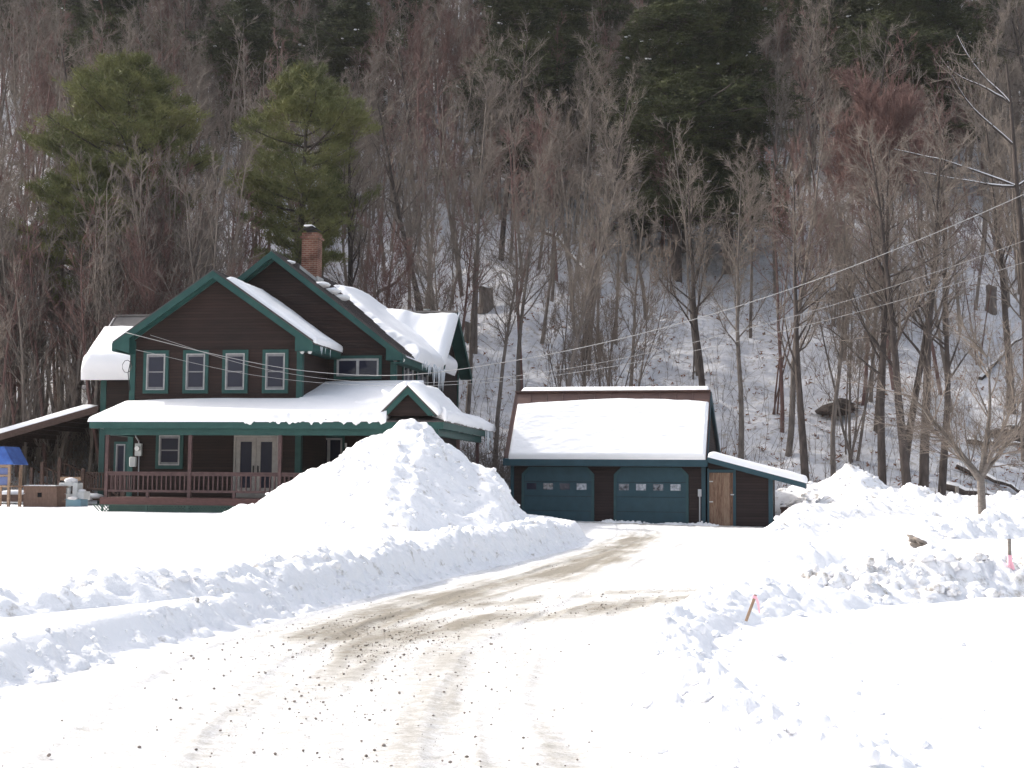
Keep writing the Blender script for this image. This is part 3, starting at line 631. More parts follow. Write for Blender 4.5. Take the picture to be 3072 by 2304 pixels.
# snow on the house roofs
def nfb(A, B, s, k=6): return fbm(A*k, B*k, s, 4)
sA = 1/math.hypot(1, KA); sB = 1/math.hypot(1, KB)
L_ = 3.25/sA
def T_(A, B):
    d = np.minimum.reduce([A*3.3, (1-A)*3.3, B*L_ + .0, (1-B)*L_ + .03]); return .2*er(d - .03*(1+nfb(A, B, 2, 14)), .14)*(1+.35*nfb(A, B, 3, 3)) - .015
slab('roof_snow', lambda A, B: (3.45+3.22*B, -.36+3.3*A, rz_A(3.45+3.22*B)), (KA*sA, 0, sA), 60, 90, T_, house)
# B right slope + C front slope, heavy drift
def T_(A, B):
    u = 4.3 + 4.75*B; v = 3.0 + 8.5*A
    edge = v - (4.6 + .85*(8.9-u) + .3*fbm(u*2.5, v*2.5, 5, 3))          # diagonal melt line
    edge = np.where(u > 5.2, edge, np.minimum(edge, (u-4.7)*1.5))
    edge2 = np.minimum(v - 3.45 - .1*fbm(u*3, v*3, 9), 9.05-u)
    d = np.minimum(np.minimum(edge*.6, edge2), (9.02-u))
    return (.22+.16*ss(6.5, 9, u)+.2*ss(7, 10, v))*er(d, .3)*(1+.25*fbm(u*.8, v*.8, 8, 3)) - .02*(d <= 0)
slab('roof_snow', lambda A, B: (4.3+4.75*B, 3.0+8.5*A, rz_B(4.3+4.75*B)), (KB*sB, 0, sB), 130, 90, T_, house)
kC = (8.66-6.33)/2.65; sC = 1/math.hypot(1, kC)
def T_(A, B):
    u = 5.1 + 4.1*A; t = B*3.7
    d = np.minimum.reduce([(u-5.2)*.22, (9.2-u), t-.2-.15*(1+fbm(u*2, t, 4, 2)), 3.7-t])
    return (.40+.25*ss(8, 6.2, u))*er(d, .35)*(1+.35*fbm(u*1.3, t*.5, 12, 3)) - .02*(d <= 0)
slab('roof_snow', lambda A, B: (5.1+4.1*A, 11.6-(B*3.7)*sC, 8.66-(B*3.7)*sC*kC), (0, -kC*sC, sC), 70, 60, T_, house)
def T_(A, B):
    u = -6.25 + 7.3*A; t = B*4.35
    d = np.minimum.reduce([(u+6.2)*1.0, t-1.15 + .1*fbm(u*1.5, t, 4, 2), 4.35-t])
    return .55*er(d, .55)*(1+.15*fbm(u*.7, t*.7, 14, 2)) - .08*(d <= 0)
def P_(A, B):
    t = B*4.35; over = np.clip(t-3.45, 0, None)
    y = 11.6 - np.minimum(t, 3.5)*sC - .25*er(over, .9); z = 8.66 - np.minimum(t, 3.45)*sC*kC - over*.75
    return (-6.25+7.3*A, y, z)
slab('roof_snow', P_, (0, -kC*sC, sC), 90, 80, T_, house)
for (u, v, s_) in ((5.55, 3.75, .3), (5.75, 4.4, .34), (6.0, 4.75, .3), (5.3, 4.9, .18), (4.55, 3.2, .17)):
    cv, cf = chunks(np.array([[u, v, rz_B(u)+.05]]), np.array([s_]), int(u*10), flat=.45); put('snow_patch', mesh_np('snow_patch', cv, cf, M['snow_roof']), house)
# ---- porch
porch = empty('porch', (0, 0, 0)); porch.parent = house
VF, ZE = -2.35, 3.46
pf = MB(); pf.box(.1, 11.25, -2.15, -.005, .9, .97); pf.box(8.62, 11.25, -.004, 6.4, .9, .97)
pf.box(.06, 11.3, -2.19, -2.15, .74, .972); pf.box(.06, .1, -2.15, -.1, .74, .972); pf.box(11.25, 11.3, -2.15, 6.4, .74, .972)
pf.build('porch_floor', M['deck_red'], house)
lt = MB()
for k in range(0, 105):
    u = .12 + k*.105
    for sg in (1, -1): lt.beam((u, -2.13-.004*sg, .42), (u+sg*.32, -2.13-.004*sg, .74), .034, .008, up=(0, 1, 0))
lt.box(.1, 11.2, -2.145, -2.115, .70, .738); lt.box(.1, .16, -2.15, -2.1, .4, .738)
for u in (1.6, 3.0, 6.0, 9.1): lt.box(u, u+.08, -2.146, -2.1, .4, .739)
lt.build('lattice', M['lattice'], house)
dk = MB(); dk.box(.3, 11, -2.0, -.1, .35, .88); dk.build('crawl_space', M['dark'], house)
for u in (.17, 3.02, 6.05, 9.15, 11.15):
    p_ = MB(); p_.box(u, u+.11, -2.12, -2.01, .972, 3.02); p_.build('post', M['rail'], house)
for v in (1.7, 5.3):
    p_ = MB(); p_.box(11.1, 11.21, v, v+.11, .972, 3.02); p_.build('post', M['rail'], house)
def railing(u0, u1, v0=-2.065, axis='u', mid=True):
    r_ = MB()
    def bx(a0, a1, t, z0, z1):
        if axis == 'u': r_.box(a0, a1, v0-t, v0+t, z0, z1)
        else: r_.box(v0-t, v0+t, a0, a1, z0, z1)
    bx(u0, u1, .055, 1.77, 1.81); bx(u0, u1, .022, 1.68, 1.77); bx(u0, u1, .022, 1.14, 1.22)
    n = int((u1-u0)/.155)
    for k in range(n):
        a = u0 + (k+.7)*(u1-u0)/(n+.4); bx(a-.02, a+.02, .02, 1.22, 1.68)
    if mid: bx((u0+u1)/2-.045, (u0+u1)/2+.045, .045, .972, 1.14)
    return r_.build('railing', M['rail'], house)
railing(.28, 3.02); railing(3.13, 6.05); railing(6.16, 9.15); railing(9.26, 11.15)
railing(-2.01, -.05, .225, 'v', False); railing(-2.01, 1.7, 11.155, 'v', False); railing(1.81, 5.3, 11.155, 'v', False)
# porch roof structure
pr = MB()
pr.box(.1, 11.28, -2.13, -1.98, 3.0, 3.24); pr.box(11.1, 11.28, -1.98, 5.45, 3.0, 3.239); pr.box(.1, .25, -1.98, -.01, 3.0, 3.239)
pr.box(-.3, 11.5, VF, VF+.035, 3.21, 3.42); pr.box(11.46, 11.5, VF+.035, 6.5, 3.21, 3.42); pr.box(-.3, -.26, VF+.035, -.01, 3.21, 3.42)
pr.box(-.26, 11.46, VF+.035, -.01, 3.225, 3.245)
pr.build('fascia', M['green'], house)
kp = .26
def zp(v): return ZE + kp*(v-VF)
pt = MB()
pt.prism([(VF-.03, ZE-.04), (VF-.03, ZE), (3.0, zp(3.0)), (3.0, zp(3.0)-.04)], 6.1, 9.4, 'x')
pt.prism([(VF-.031, ZE-.041), (VF-.031, ZE), (-.003, zp(-.003)), (-.003, zp(-.003)-.04)], -.33, 6.099, 'x')
pt.add([(9.4, VF-.03, ZE), (11.53, VF-.03, ZE), (9.4, -.2, zp(-.2)), (9.4, VF-.03, ZE-.04), (11.53, VF-.03, ZE-.04)], [(0, 1, 2), (3, 4, 1, 0)])
pt.add([(11.53, VF-.03, ZE), (11.53, 6.5, ZE), (8.6, 6.5, 4.28), (8.6, -.2, 4.28), (9.4, -.2, 4.05), (11.53, 6.5, ZE-.04), (11.53, VF-.03, ZE-.04)], [(0, 1, 2, 3, 4), (6, 5, 1, 0)])
for u in np.arange(-.1, 11.5, .6): pt.beam((u, VF-.035, ZE-.01), (u, VF-.035, ZE+.05), .035, .03)
pt.build('porch_roof', M['roof_metal'], house)
# small entrance gable
pg = MB(); PU = 10.33
pg.prism([(PU-.72, 3.62), (PU+.72, 3.62), (PU, 4.42)], -2.18, -1.0); pg.build('pediment_wall', M['siding'], house)
kq = .98
gt = MB()
for sg in (-1, 1):
    gt.prism([(PU+sg*.93, 3.62), (PU, 4.55), (PU, 4.30), (PU+sg*.93*.72, 3.62)], -2.33, -2.29)
    gt.prism([(PU+sg*.93, 3.60), (PU, 4.50), (PU, 4.44), (PU+sg*.93*.93, 3.60)], -2.288, -2.18)
gt.build('pediment_trim', M['green'], house)
gr = MB(); gr.prism([(PU-.98, 3.62), (PU, 4.60), (PU+.98, 3.62), (PU+.9, 3.62), (PU, 4.54), (PU-.9, 3.62)], -2.36, 2.0); gr.build('pediment_roof', M['roof_metal'], house)
# porch snow
def T_(A, B):
    u = -.34 + 10.0*A; v = VF - .06 + 5.35*B
    lim = np.where(u < 6.08, -.0, 2.98)
    d = np.minimum.reduce([(u+.34)*.55, (v-VF+.06), lim - v + .12, 9.9-u+.3])
    rg = .05*fbm(u*4, v*2, 17, 3)*ss(4.8, 6.5, u)
    t = .34*er(d - np.where(v < -2.1, rg*1.5, 0), .26)*(.82 + .1*fbm(u*.6, v*.7, 15, 3) + .12*ss(6, 9, u)) * (.75+.25*ss(-.4, 2.6, u))
    return np.where(v > lim+.12, -.35, t) - .02*(d <= 0)
def P_(A, B):
    u = -.34+10.0*A; v = VF-.06+5.35*B; lip = ss(.16, .0, v-VF+.06)*ss(4.7, 5.3, u)*np.clip(.02+.20*fbm(u*6.5, u*0, 61, 5), 0, .13)
    return (u, v - lip*.25, zp(v) - lip)
slab('porch_snow', P_, (0, -kp*.96, .97), 300, 130, T_, house)
def P_(A, B):  # side roof, right
    v = VF-.08 + 9.0*A; w_ = np.minimum(2.95, .06+(v-VF+.08)*1.0)*B; return (11.62 - w_, v, ZE + w_*.285)
def T_(A, B):
    v = 9.0*A; w_ = np.minimum(2.95, .06+v); d = np.minimum.reduce([v, 9.0-v, B*w_, v*0+1])
    return .30*er(d-.03*fbm(v*4, B*8, 3, 2), .2)*(1+.45*fbm(v*1.5, B*4, 16, 3)) - .03*(d <= 0)
slab('porch_snow', P_, (.27, 0, .96), 150, 50, T_, house)
for sg in (-1, 1):
    def P_(A, B, sg=sg): return (PU+sg*1.0*B, -2.4+4.2*A, 4.60-.98*1.0*B)
    def T_(A, B):
        d = np.minimum.reduce([A*4.2+.02, (1-A)*4.2, (1-B)*1.3+.02]); return .24*er(d, .2)*(1+.3*nfb(A, B, 18, 4))*(.6+.4*ss(0, .4, B+.2))
    slab('porch_snow', P_, (sg*.69, 0, .72), 70, 24, T_, house)
# drift filling behind the small gable
cv, cf = chunks(np.array([[8.7, .3, 3.95], [9.5, -.6, 3.95], [7.7, 1.6, 4.3], [9.0, 1.3, 4.2], [8.4, -.6, 3.7], [9.15, -1.35, 3.62], [8.9, -.3, 4.0]]), np.array([.9, .62, .9, .8, .8, .62, .9]), 5, ico(4), flat=.42, rough=.12)
put('porch_snow', mesh_np('porch_snow', cv, cf, M['snow_roof']), house)
# icicles
def icicle(x, y, z, L, parent, r=.022):
    k = MB(); k.tube([(x, y, z), (x, y, z-L*.4), (x, y, z-L*.75), (x, y, z-L)], [r, r*.65, r*.35, .002], 6); return k.build('icicle', M['ice'], parent, True)
for k in range(52):
    t = random.random(); v = 5.0 + 4.4*t**.6; L = (.25+.85*random.random()**1.4)*(.35+.75*ss(5, 8.8, v).item()); icicle(9.0+random.uniform(-.03, .06), v, rz_B(8.95)+.02, L, house, .028+.022*random.random())
for k in range(14): icicle(11.56, 4.6+1.7*random.random(), ZE-.02, .25+.6*random.random(), house)
for k in range(6): icicle(6.62, .4+.4*k*random.random(), rz_A(6.6)-.1, .12+.2*random.random(), house, .014)
# fixtures
def flood(x, y, z, s=1, parent=house):
    f_ = MB(); f_.box(x-.05, x+.05, y-.02, y+.02, z-.05, z+.05); o_ = f_.build('floodlight', M['lamp_white'], parent)
    for dx in (-.1, .16):
        h_ = MB(); h_.tube([(x, y-.02, z), (x+dx*.7, y-.1, z-.02)], .015); h_.tube([(x+dx*.7, y-.08, z-.01), (x+dx*.9, y-.13, z-.03), (x+dx*1.1, y-.2, z-.07)], [.03, .06, .075], 12); h_.build('lamp_head', M['lamp_white'], o_, True)
flood(6.27, -.02, 5.93); flood(8.76, 2.9, 5.9); flood(-3.5, 9.32, 5.75)
mt_ = MB(); mt_.box(.28, .52, -.13, -.035, 2.35, 2.78); mt_ = mt_.build('electric_meter', M['metal_grey'], house, bevel=.01)
q_ = MB(); q_.tube([(.4, -.13, 2.6), (.4, -.22, 2.6)], .085, 14); q_.build('meter_dial', M['lamp_white'], mt_, False)
q_ = MB(); q_.tube([(.2, -.1, 3.25), (.3, -.1, 3.0), (.4, -.08, 2.86), (.4, -.08, 2.78)], .025); q_.tube([(.42, -.08, 2.35), (.42, -.08, 1.0)], .022); q_.build('conduit', M['conduit'], mt_, True)
q_ = MB(); q_.box(.08, .34, -.13, -.035, 1.98, 2.32); q_.build('utility_box', M['metal_grey'], house, bevel=.03)
q_ = MB(); q_.tube([(6.85, 2.9, 2.9), (6.85, 2.9, 2.75)], .04, 8); q_.build('porch_lamp', M['lamp_white'], house)
q_ = MB(); q_.tube([(-.1, -.08, 6.5), (.02, -.06, 6.2), (.0, -.05, 5.6), (-.08, -.04, 5.2), (.0, -.05, 4.6)], .018)
q_.tube([(-.1+.17*math.cos(t*.7), -.1, 5.42+.22*math.sin(t*.7)) for t in range(10)], .012, 6); q_.build('service_cable', M['wire_dark'], house, True)

# ---- carport on the left (attached, but its own structure)
cpo = empty('carport', HO, R(-9), 'open lean-to roof of dark timber joined to the left side of the brown house', 'lean-to')
KC2 = .27
def zc(u): return 4.62 - KC2*(-5.64-u)
U1 = -12.2
m_ = MB(); m_.prism([(-5.66, zc(-5.66)), (U1, zc(U1)), (U1, zc(U1)-.06), (-5.66, zc(-5.66)-.06)], 9.25, 17.2); m_.build('roof', M['roof_brown'], cpo)
m_ = MB(); m_.prism([(-5.66, zc(-5.66)-.03), (U1, zc(U1)-.03), (U1, zc(U1)-.30), (-5.66, zc(-5.66)-.30)], 9.19, 9.245)
m_.build('rake_board', M['wood_dark'], cpo); m_ = MB(); m_.prism([(-5.66, zc(-5.66)-.065), (U1, zc(U1)-.065), (U1, zc(U1)-.22), (-5.66, zc(-5.66)-.22)], 17.1, 17.18); m_.build('rake_board', M['wood_dark'], cpo)
for k in range(11):
    u = -6.0 - k*.6; m_ = MB(); m_.box(u, u+.05, 9.25, 17.1, zc(u)-.26, zc(u)-.065); m_.build('rafter', M['wood_dark'], cpo)
m_ = MB(); m_.box(-11.5, -11.3, 9.3, 17.1, zc(-11.4)-.52, zc(-11.4)-.27); m_.build('beam', M['wood_dark'], cpo)
for v in (16.9, 15.2, 12.4, 9.5):
    m_ = MB(); m_.box(-11.5, -11.3, v-.2, v, .3, zc(-11.4)-.52); m_.beam((-11.4, v-.1, 2.0), (-11.4, v-.75, zc(-11.4)-.52), .12); m_.build('post', M['wood_dark'], cpo)
def T_(A, B):
    u = -5.9-6.3*A; d = np.minimum.reduce([(-5.9-u)*.3, B*7.9, (1-B)*7.9]); return .24*er(d, .18)*(1+.15*nfb(A, B, 3, 3))
slab('roof_snow', lambda A, B: (-5.9-6.3*A, 9.28+7.9*B, zc(-5.9-6.3*A)), (-.26, 0, .966), 60, 60, T_, cpo)
# ---- deck with stairs behind the lawn, left
dko = empty('wooden_deck', HO, R(-9), 'dark weathered wooden deck with railings and steps at the left side of the house', 'deck')
m_ = MB(); m_.box(-11.2, -5.7, 6.4, 9.1, .82, .9); m_.box(-11.2, -5.7, 6.36, 6.4, .62, .902); m_.box(-5.7, -4.0, 6.6, 9.1, .70, .78); m_.build('floor', M['wood_dark'], dko)
def dpost(u, v, h, t=.12): q = MB(); q.box(u-t/2, u+t/2, v-t/2, v+t/2, .4, h); q.build('post', M['wood_dark'], dko)
for u, v, h in ((-6.35, 6.0, 2.95-.75), (-5.62, 6.0, 2.38), (-4.58, 5.9, 1.95), (-3.6, 6.1, 1.95), (-2.95, 6.0, 1.5), (-7.6, 7.5, 2.0)): dpost(u, v, h)
def drail(p, q, n=8, h=.62):
    m_ = MB(); p = Vector(p); q = Vector(q); m_.beam(p, q, .1, .05); m_.beam(p-Vector((0, 0, h)), q-Vector((0, 0, h)), .04, .07)
    for k in range(n):
        a = p.lerp(q, (k+.5)/n); m_.box(a.x-.02, a.x+.02, a.y-.02, a.y+.02, a.z-h, a.z)
    m_.build('railing', M['wood_dark'], dko)
drail((-4.5, 5.95, 1.8), (-3.65, 6.1, 1.78), 7); drail((-3.55, 6.1, 1.8), (-2.85, 6.0, 1.2), 5); drail((-5.55, 6.05, 2.2), (-4.85, 7.4, 1.6), 6); drail((-6.3, 6.05, 2.0), (-5.75, 7.6, 1.5), 5); drail((-6.3, 8.8, 1.75), (-4.2, 8.8, 1.7), 14)
m_ = MB(); m_.box(-5.55, -4.6, 5.93, 5.97, 1.48, 1.62); m_.build('rail_board', M['wood_tan'], dko)
for k in range(4):
    m_ = MB(); m_.box(-3.5, -2.9, 6.0-.0+k*.0, 6.3+k*.28, .45+.1*k, .5+.1*k); m_.build('step', M['wood_dark'], dko)
cv, cf = chunks(np.array([[-5.1, 6.6, .82], [-4.7, 6.9, .86], [-6.9, 6.7, .93], [-8, 7, .93]]), np.array([.5, .42, .5, .6]), 3, ICO2, flat=.3); put('deck_snow', mesh_np('deck_snow', cv, cf, M['snow_roof']), dko)
# ---- play tower
pl = empty('play_tower', HO, R(-9), 'childrens wooden play tower with a blue pitched canvas roof at the left edge', 'play tower')
m_ = MB()
m_.prism([(-6.95, 2.02), (-6.38, 2.72), (-6.02, 2.72), (-5.62, 2.06), (-5.66, 2.05), (-6.04, 2.69), (-6.37, 2.69), (-6.9, 2.02)], 2.5, 3.6)
m_.add([(-6.9, 2.5, 2.04), (-6.38, 2.5, 2.7), (-6.02, 2.5, 2.7), (-5.64, 2.5, 2.06)], [(0, 1, 2, 3)]); m_.build('canopy', M['blue'], pl)
for u, v in ((-5.92, 2.65), (-6.72, 2.65), (-5.92, 3.45), (-6.72, 3.45)):
    m_ = MB(); m_.box(u, u+.09, v, v+.09, .45, 2.06); m_.build('leg', M['wood_tan'], pl)
m_ = MB(); m_.box(-6.75, -5.8, 2.6, 3.6, 1.22, 1.28); m_.box(-6.75, -5.8, 2.62, 2.64, 1.95, 2.05); m_.box(-6.75, -5.8, 2.62, 2.64, 1.62, 1.68); m_.build('platform', M['wood_tan'], pl)
m_ = MB(); m_.box(-6.6, -5.93, 2.66, 2.68, 1.30, 1.6); m_.box(-6.6, -5.93, 2.66, 2.68, 1.69, 1.93); m_.build('panel', varied('faded blue panel', (.10, .13, .27), (.15, .19, .36), 4), pl)
# ---- brown box
bxo = empty('storage_box', HO, R(-9), 'tan board storage box with a small square hole, snow on its lid', 'box')
m_ = MB(); m_.box(-5.46, -4.14, 3.0, 3.7, .45, .78); m_.box(-5.46, -4.14, 3.001, 3.7, .80, .98); m_.box(-5.46, -4.14, 3.002, 3.7, 1.0, 1.22); m_.box(-5.42, -4.18, 3.02, 3.66, .7, 1.1); m_.build('boards', M['box_brown'], bxo)
m_ = MB(); m_.box(-5.50, -4.10, 2.96, 3.74, 1.22, 1.27); m_.build('lid', M['box_brown'], bxo)
m_ = MB(); m_.box(-4.9, -4.74, 2.99, 2.999, .86, 1.03); m_.build('hole', M['dark'], bxo)
m_ = MB(); m_.box(-5.46, -4.2, 3.0, 3.7, 1.272, 1.31); m_.build('snow_cap', M['snow_roof'], bxo, bevel=.015)
# ---- toy kitchen
tk = empty('toy_kitchen', HO, R(-9), 'white and pale blue plastic toy kitchen topped with snow beside the porch', 'toy kitchen')
m_ = MB(); m_.box(-4.75, -4.5, 4.3, 4.75, .78, 1.4); m_.box(-4.2, -4.0, 4.3, 4.75, .78, 1.4); m_.box(-4.5, -4.2, 4.3, 4.75, 1.28, 1.46); m_.box(-4.5, -4.2, 4.3, 4.75, .78, .98); m_.box(-4.4, -4.3, 4.28, 4.4, .98, 1.2); m_.build('body', M['toy_white'], tk, bevel=.02)
m_ = MB(); m_.box(-4.95, -3.8, 4.2, 4.8, .45, .78); m_.build('base', M['toy_blue'], tk, bevel=.02)
m_ = MB(); m_.box(-4.0, -3.72, 4.3, 4.8, .785, 1.08); m_.box(-4.93, -4.77, 4.3, 4.8, .785, 1.12); m_.build('shelf', M['toy_white'], tk, bevel=.02)
cv, cf = chunks(np.array([[-4.35, 4.5, 1.47], [-3.9, 4.5, 1.1], [-4.15, 4.25, .82], [-4.85, 4.5, 1.14]]), np.array([.3, .16, .2, .12]), 8, ICO2, flat=.45); put('snow_cap', mesh_np('snow_cap', cv, cf, M['snow_roof']), tk)

# ================================================================ GARAGE
GO = (.005, 50.0, 0)
gar = empty('garage', GO, R(-12.7), 'two-door garage of brown clapboard with teal doors and a steep snow-covered roof', 'garage')
m_ = MB(); m_.prism([(0, -.1), (0, 2.35), (.3, 2.6), (1.5, 4.7), (7.0, 2.4), (7.0, -.1)], 0, 7.1, 'x'); m_.build('wall', M['gsiding'], gar)
m_ = MB(); prf = [(-.42, 2.47), (1.5, 4.98), (7.35, 2.42), (7.35, 2.32), (1.5, 4.86), (-.42, 2.35)]
m_.prism(prf, -.2, 7.2, 'x')
kG = (4.98-2.47)/1.92; sG = 1/math.hypot(1, kG)
for u in np.arange(-.18, 7.25, .61): m_.beam((u, -.42, 2.485), (u, 1.5, 4.995), .035, .04)
m_.beam((-.2, 1.5, 5.0), (7.2, 1.5, 5.0), .16, .05)
m_.build('roof', M['roof_brown'], gar)
m_ = MB(); m_.box(-.22, 7.22, -.46, -.424, 2.16, 2.43); m_.box(-.2, 7.2, -.424, -.001, 2.16, 2.19)
for (v0, z0, v1, z1) in ((-.42, 2.43, 1.5, 4.94), (7.35, 2.40, 1.5, 4.96)):
    m_.prism([(v0, z0), (v1, z1), (v1, z1-.26), (v0, z0-.26)], 7.2, 7.235, 'x'); m_.prism([(v0, z0-.1), (v1, z1-.1), (v1, z1-.13), (v0, z0-.13)], 7.1, 7.199, 'x')
m_.box(-.03, .1, -.03, -.001, 0, 2.16); m_.box(6.98, 7.13, -.03, -.001, 0, 2.16); m_.box(7.101, 7.13, -.001, .12, 0, 2.16)
m_.build('trim', M['teal'], gar)
for gi, (u0, u1) in enumerate(((.40, 3.10), (3.82, 6.52))):
    z1 = 2.13; c_ = .26; t = .1
    m_ = MB(); m_.box(u0, u0+t, -.05, -.001, 0, z1-c_); m_.box(u1-t, u1, -.05, -.001, 0, z1-c_)
    m_.prism([(u0, z1-c_+.001), (u0+c_, z1), (u0+c_+.06, z1-.001), (u0+t, z1-c_-.06)], -.051, -.002); m_.prism([(u1, z1-c_+.001), (u1-c_, z1), (u1-c_-.06, z1-.001), (u1-t, z1-c_-.06)], -.051, -.002)
    m_.box(u0+c_+.06, u1-c_-.06, -.049, -.002, z1-.03, z1-.001); m_.build('door_frame', varied('lighter teal trim', (.024, .06, .068), (.03, .07, .078), 4), gar)
    m_ = MB(); zz = [0, .53, 1.06, 1.59, 2.13]
    for k in range(4): m_.prism([(u0+t, zz[k]+.006), (u1-t, zz[k]+.006), (u1-t, min(zz[k+1]-.006, z1-c_)), (u1-c_-.0, zz[k+1]-.006), (u0+c_, zz[k+1]-.006), (u0+t, min(zz[k+1]-.006, z1-c_))] if k == 3 else [(u0+t, zz[k]+.006), (u1-t, zz[k]+.006), (u1-t, zz[k+1]-.006), (u0+t, zz[k+1]-.006)], -.03, -.002)
    dr = m_.build('garage_door', M['teal'], gar)
    for k in range(4):
        a = u0 + .37 + k*.622; f_ = MB(); f_.box(a-.22, a+.22, -.036, -.03, 1.27, 1.56) ; f_ = f_.build('window_frame', M['teal'], dr)
        p_ = MB(); p_.box(a-.18, a+.18, -.0385, -.0362, 1.30, 1.53); p_.build('pane', [[M['glass'], M['glass_grey'], M['glass'], M['glass_pale']], [M['glass_grey'], M['glass_pale'], M['glass_grey'], M['glass_pale']]][gi][k], dr)
m_ = MB(); m_.tube([(6.92, -.06, .1), (6.92, -.06, 1.1)], .025); m_.box(6.86, 6.98, -.12, -.031, 1.1, 1.36); m_.build('conduit', M['conduit'], gar)
LG = 1.92/sG
def T_(A, B):
    u = -.14+7.3*A; t = B*(LG+.08)
    top = .70 - .26*np.sin(np.clip(A, 0, 1)*2.7) + .03*fbm(u*2, 0*u, 3, 3)
    d = np.minimum.reduce([u+.02 - .12*(0), 7.17-u, t-top, LG+.08-t-.02])
    return .20*er(d, .12)*(1+.12*fbm(u*.8, t*.8, 33, 3)+.09*fbm(u*3.5, t*9, 34, 3)) - .02*(d <= 0)
slab('roof_snow', lambda A, B: (-.14+7.3*A, 1.5-B*(LG+.08)*sG, 4.98-B*(LG+.08)*sG*kG), (0, -kG*sG, sG), 260, 110, T_, gar)
def T_(A, B):
    d = np.minimum.reduce([A*7.1, (1-A)*7.1, B*6]); return .16*er(d, .08)*(1+.1*nfb(A, B, 5, 8))
slab('roof_snow', lambda A, B: (.05+7.1*A, 1.38+5.8*B, 5.035-.4376*np.clip(5.8*B-.25, 0, None)), (0, .4, .916), 120, 30, T_, gar)
# shed lean-to
shd = empty('garden_shed', GO, R(-12.7), 'small lean-to shed with a rough tan plank door on the right side of the garage', 'shed')
m_ = MB(); m_.prism([(7.24, -.1), (9.46, -.1), (9.46, 1.86), (7.24, 2.33)], -.12, 3.4); m_.build('wall', M['gsiding'], shd)
def zs(u): return 2.52 - .262*(u-7.2)
m_ = MB(); m_.prism([(7.24, zs(7.24)), (10.6, zs(10.6)), (10.6, zs(10.6)-.05), (7.24, zs(7.24)-.05)], -.55, 3.6); m_.build('roof', M['roof_brown'], shd)
m_ = MB(); m_.prism([(7.24, zs(7.24)-.02), (10.62, zs(10.62)-.02), (10.62, zs(10.62)-.19), (7.24, zs(7.24)-.19)], -.59, -.552)
m_.box(10.602, 10.635, -.552, 3.6, zs(10.6)-.22, zs(10.6)-.03); m_.prism([(7.24, zs(7.24)-.17), (10.6, zs(10.6)-.17), (10.6, zs(10.6)-.2), (7.24, zs(7.24)-.2)], -.551, -.121)
m_.box(8.10, 8.2, -.15, -.121, 0, 2.06); m_.box(7.2, 7.26, -.16, -.121, 0, 2.1); m_.box(7.26, 8.1, -.149, -.121, 1.96, 2.06); m_.box(9.34, 9.49, -.15, -.121, 0, 1.8); m_.box(9.461, 9.49, -.12, .02, 0, 1.8); m_.build('trim', M['teal'], shd)
m_ = MB()
for k in range(4): m_.box(7.27+k*.208, 7.27+k*.208+.203, -.17, -.13, .02+.01*(k % 2), 1.95)
pd = m_.build('plank_door', M['plank'], shd)
m_ = MB(); m_.box(7.27, 7.4, -.18, -.171, 1.62, 1.66); m_.box(7.27, 7.4, -.18, -.171, .9, .94); m_.box(8.02, 8.14, -.19, -.171, 1.16, 1.2); m_.build('hardware', M['metal_grey'], pd)
def T_(A, B):
    u = 7.25+3.42*A; v = -.6+4.25*B; d = np.minimum.reduce([(u-7.25)*.6+.03, 10.67-u, v+.6, 3.65-v]); return .24*er(d, .16)*(1+.15*fbm(u, v, 6, 3))
slab('roof_snow', lambda A, B: (7.25+3.42*A, -.6+4.25*B, zs(7.25+3.42*A)), (.25, 0, .967), 90, 60, T_, shd)
m_ = MB(); m_.box(9.75, 10.45, .6, 1.3, .25, .72); m_.box(9.72, 10.48, .57, 1.33, .66, .74); m_.build('wood_bin', M['wood_dark'], None, loc=GO)
o_ = bpy.data.objects['wood_bin']; o_.rotation_euler = (0, 0, R(-12.7)); tag(o_, 'low dark wooden bin beside the right wall of the lean-to shed', 'bin')

# ================================================================ small things
def loc2w(u, v, z, O=HO, a=-9): c, s_ = math.cos(R(a)), math.sin(R(a)); return (O[0]+u*c - v*s_, O[1]+u*s_+v*c, z)
def wire(pts, r, label):
    P = np.array(pts); u = P[:, 0]; us = np.linspace(u[0], u[-1], 90)
    tz = np.gradient(P[:, 1], u)
    def hz(a):
        i = int(np.clip(np.searchsorted(u, a)-1, 0, len(u)-2)); h = u[i+1]-u[i]; t = (a-u[i])/h
        return (2*t**3-3*t*t+1)*P[i, 1] + (t**3-2*t*t+t)*h*tz[i] + (-2*t**3+3*t*t)*P[i+1, 1] + (t**3-t*t)*h*tz[i+1]
    m_ = MB(); m_.tube([loc2w(a, -.5, float(hz(a))) for a in us], r, 6)
    o_ = m_.build('overhead_wire', M['wire'], None, True); tag(o_, label, 'wire', 'service wires running to the house')
wire([(0.0, 6.55), (2.82, 5.86), (6.4, 5.2), (9.72, 5.05), (13.35, 5.49), (19.23, 6.79), (29.34, 10.57), (36, 13.9)], .0125, 'thick pale service cable, the topmost of the wires across the house front')
wire([(0.9, 6.45), (4.79, 5.31), (9.72, 4.78), (11.86, 4.86), (22.53, 6.91), (29.32, 9.12), (36, 11.8)], .0075, 'thin pale wire, the middle of the three crossing the front of the house')
wire([(0.4, 5.95), (4.79, 5.04), (9.72, 4.69), (11.86, 4.75), (21.81, 6.35), (29.31, 8.45), (36, 10.9)], .0075, 'thin pale wire, the lowest of the three crossing the front of the house')
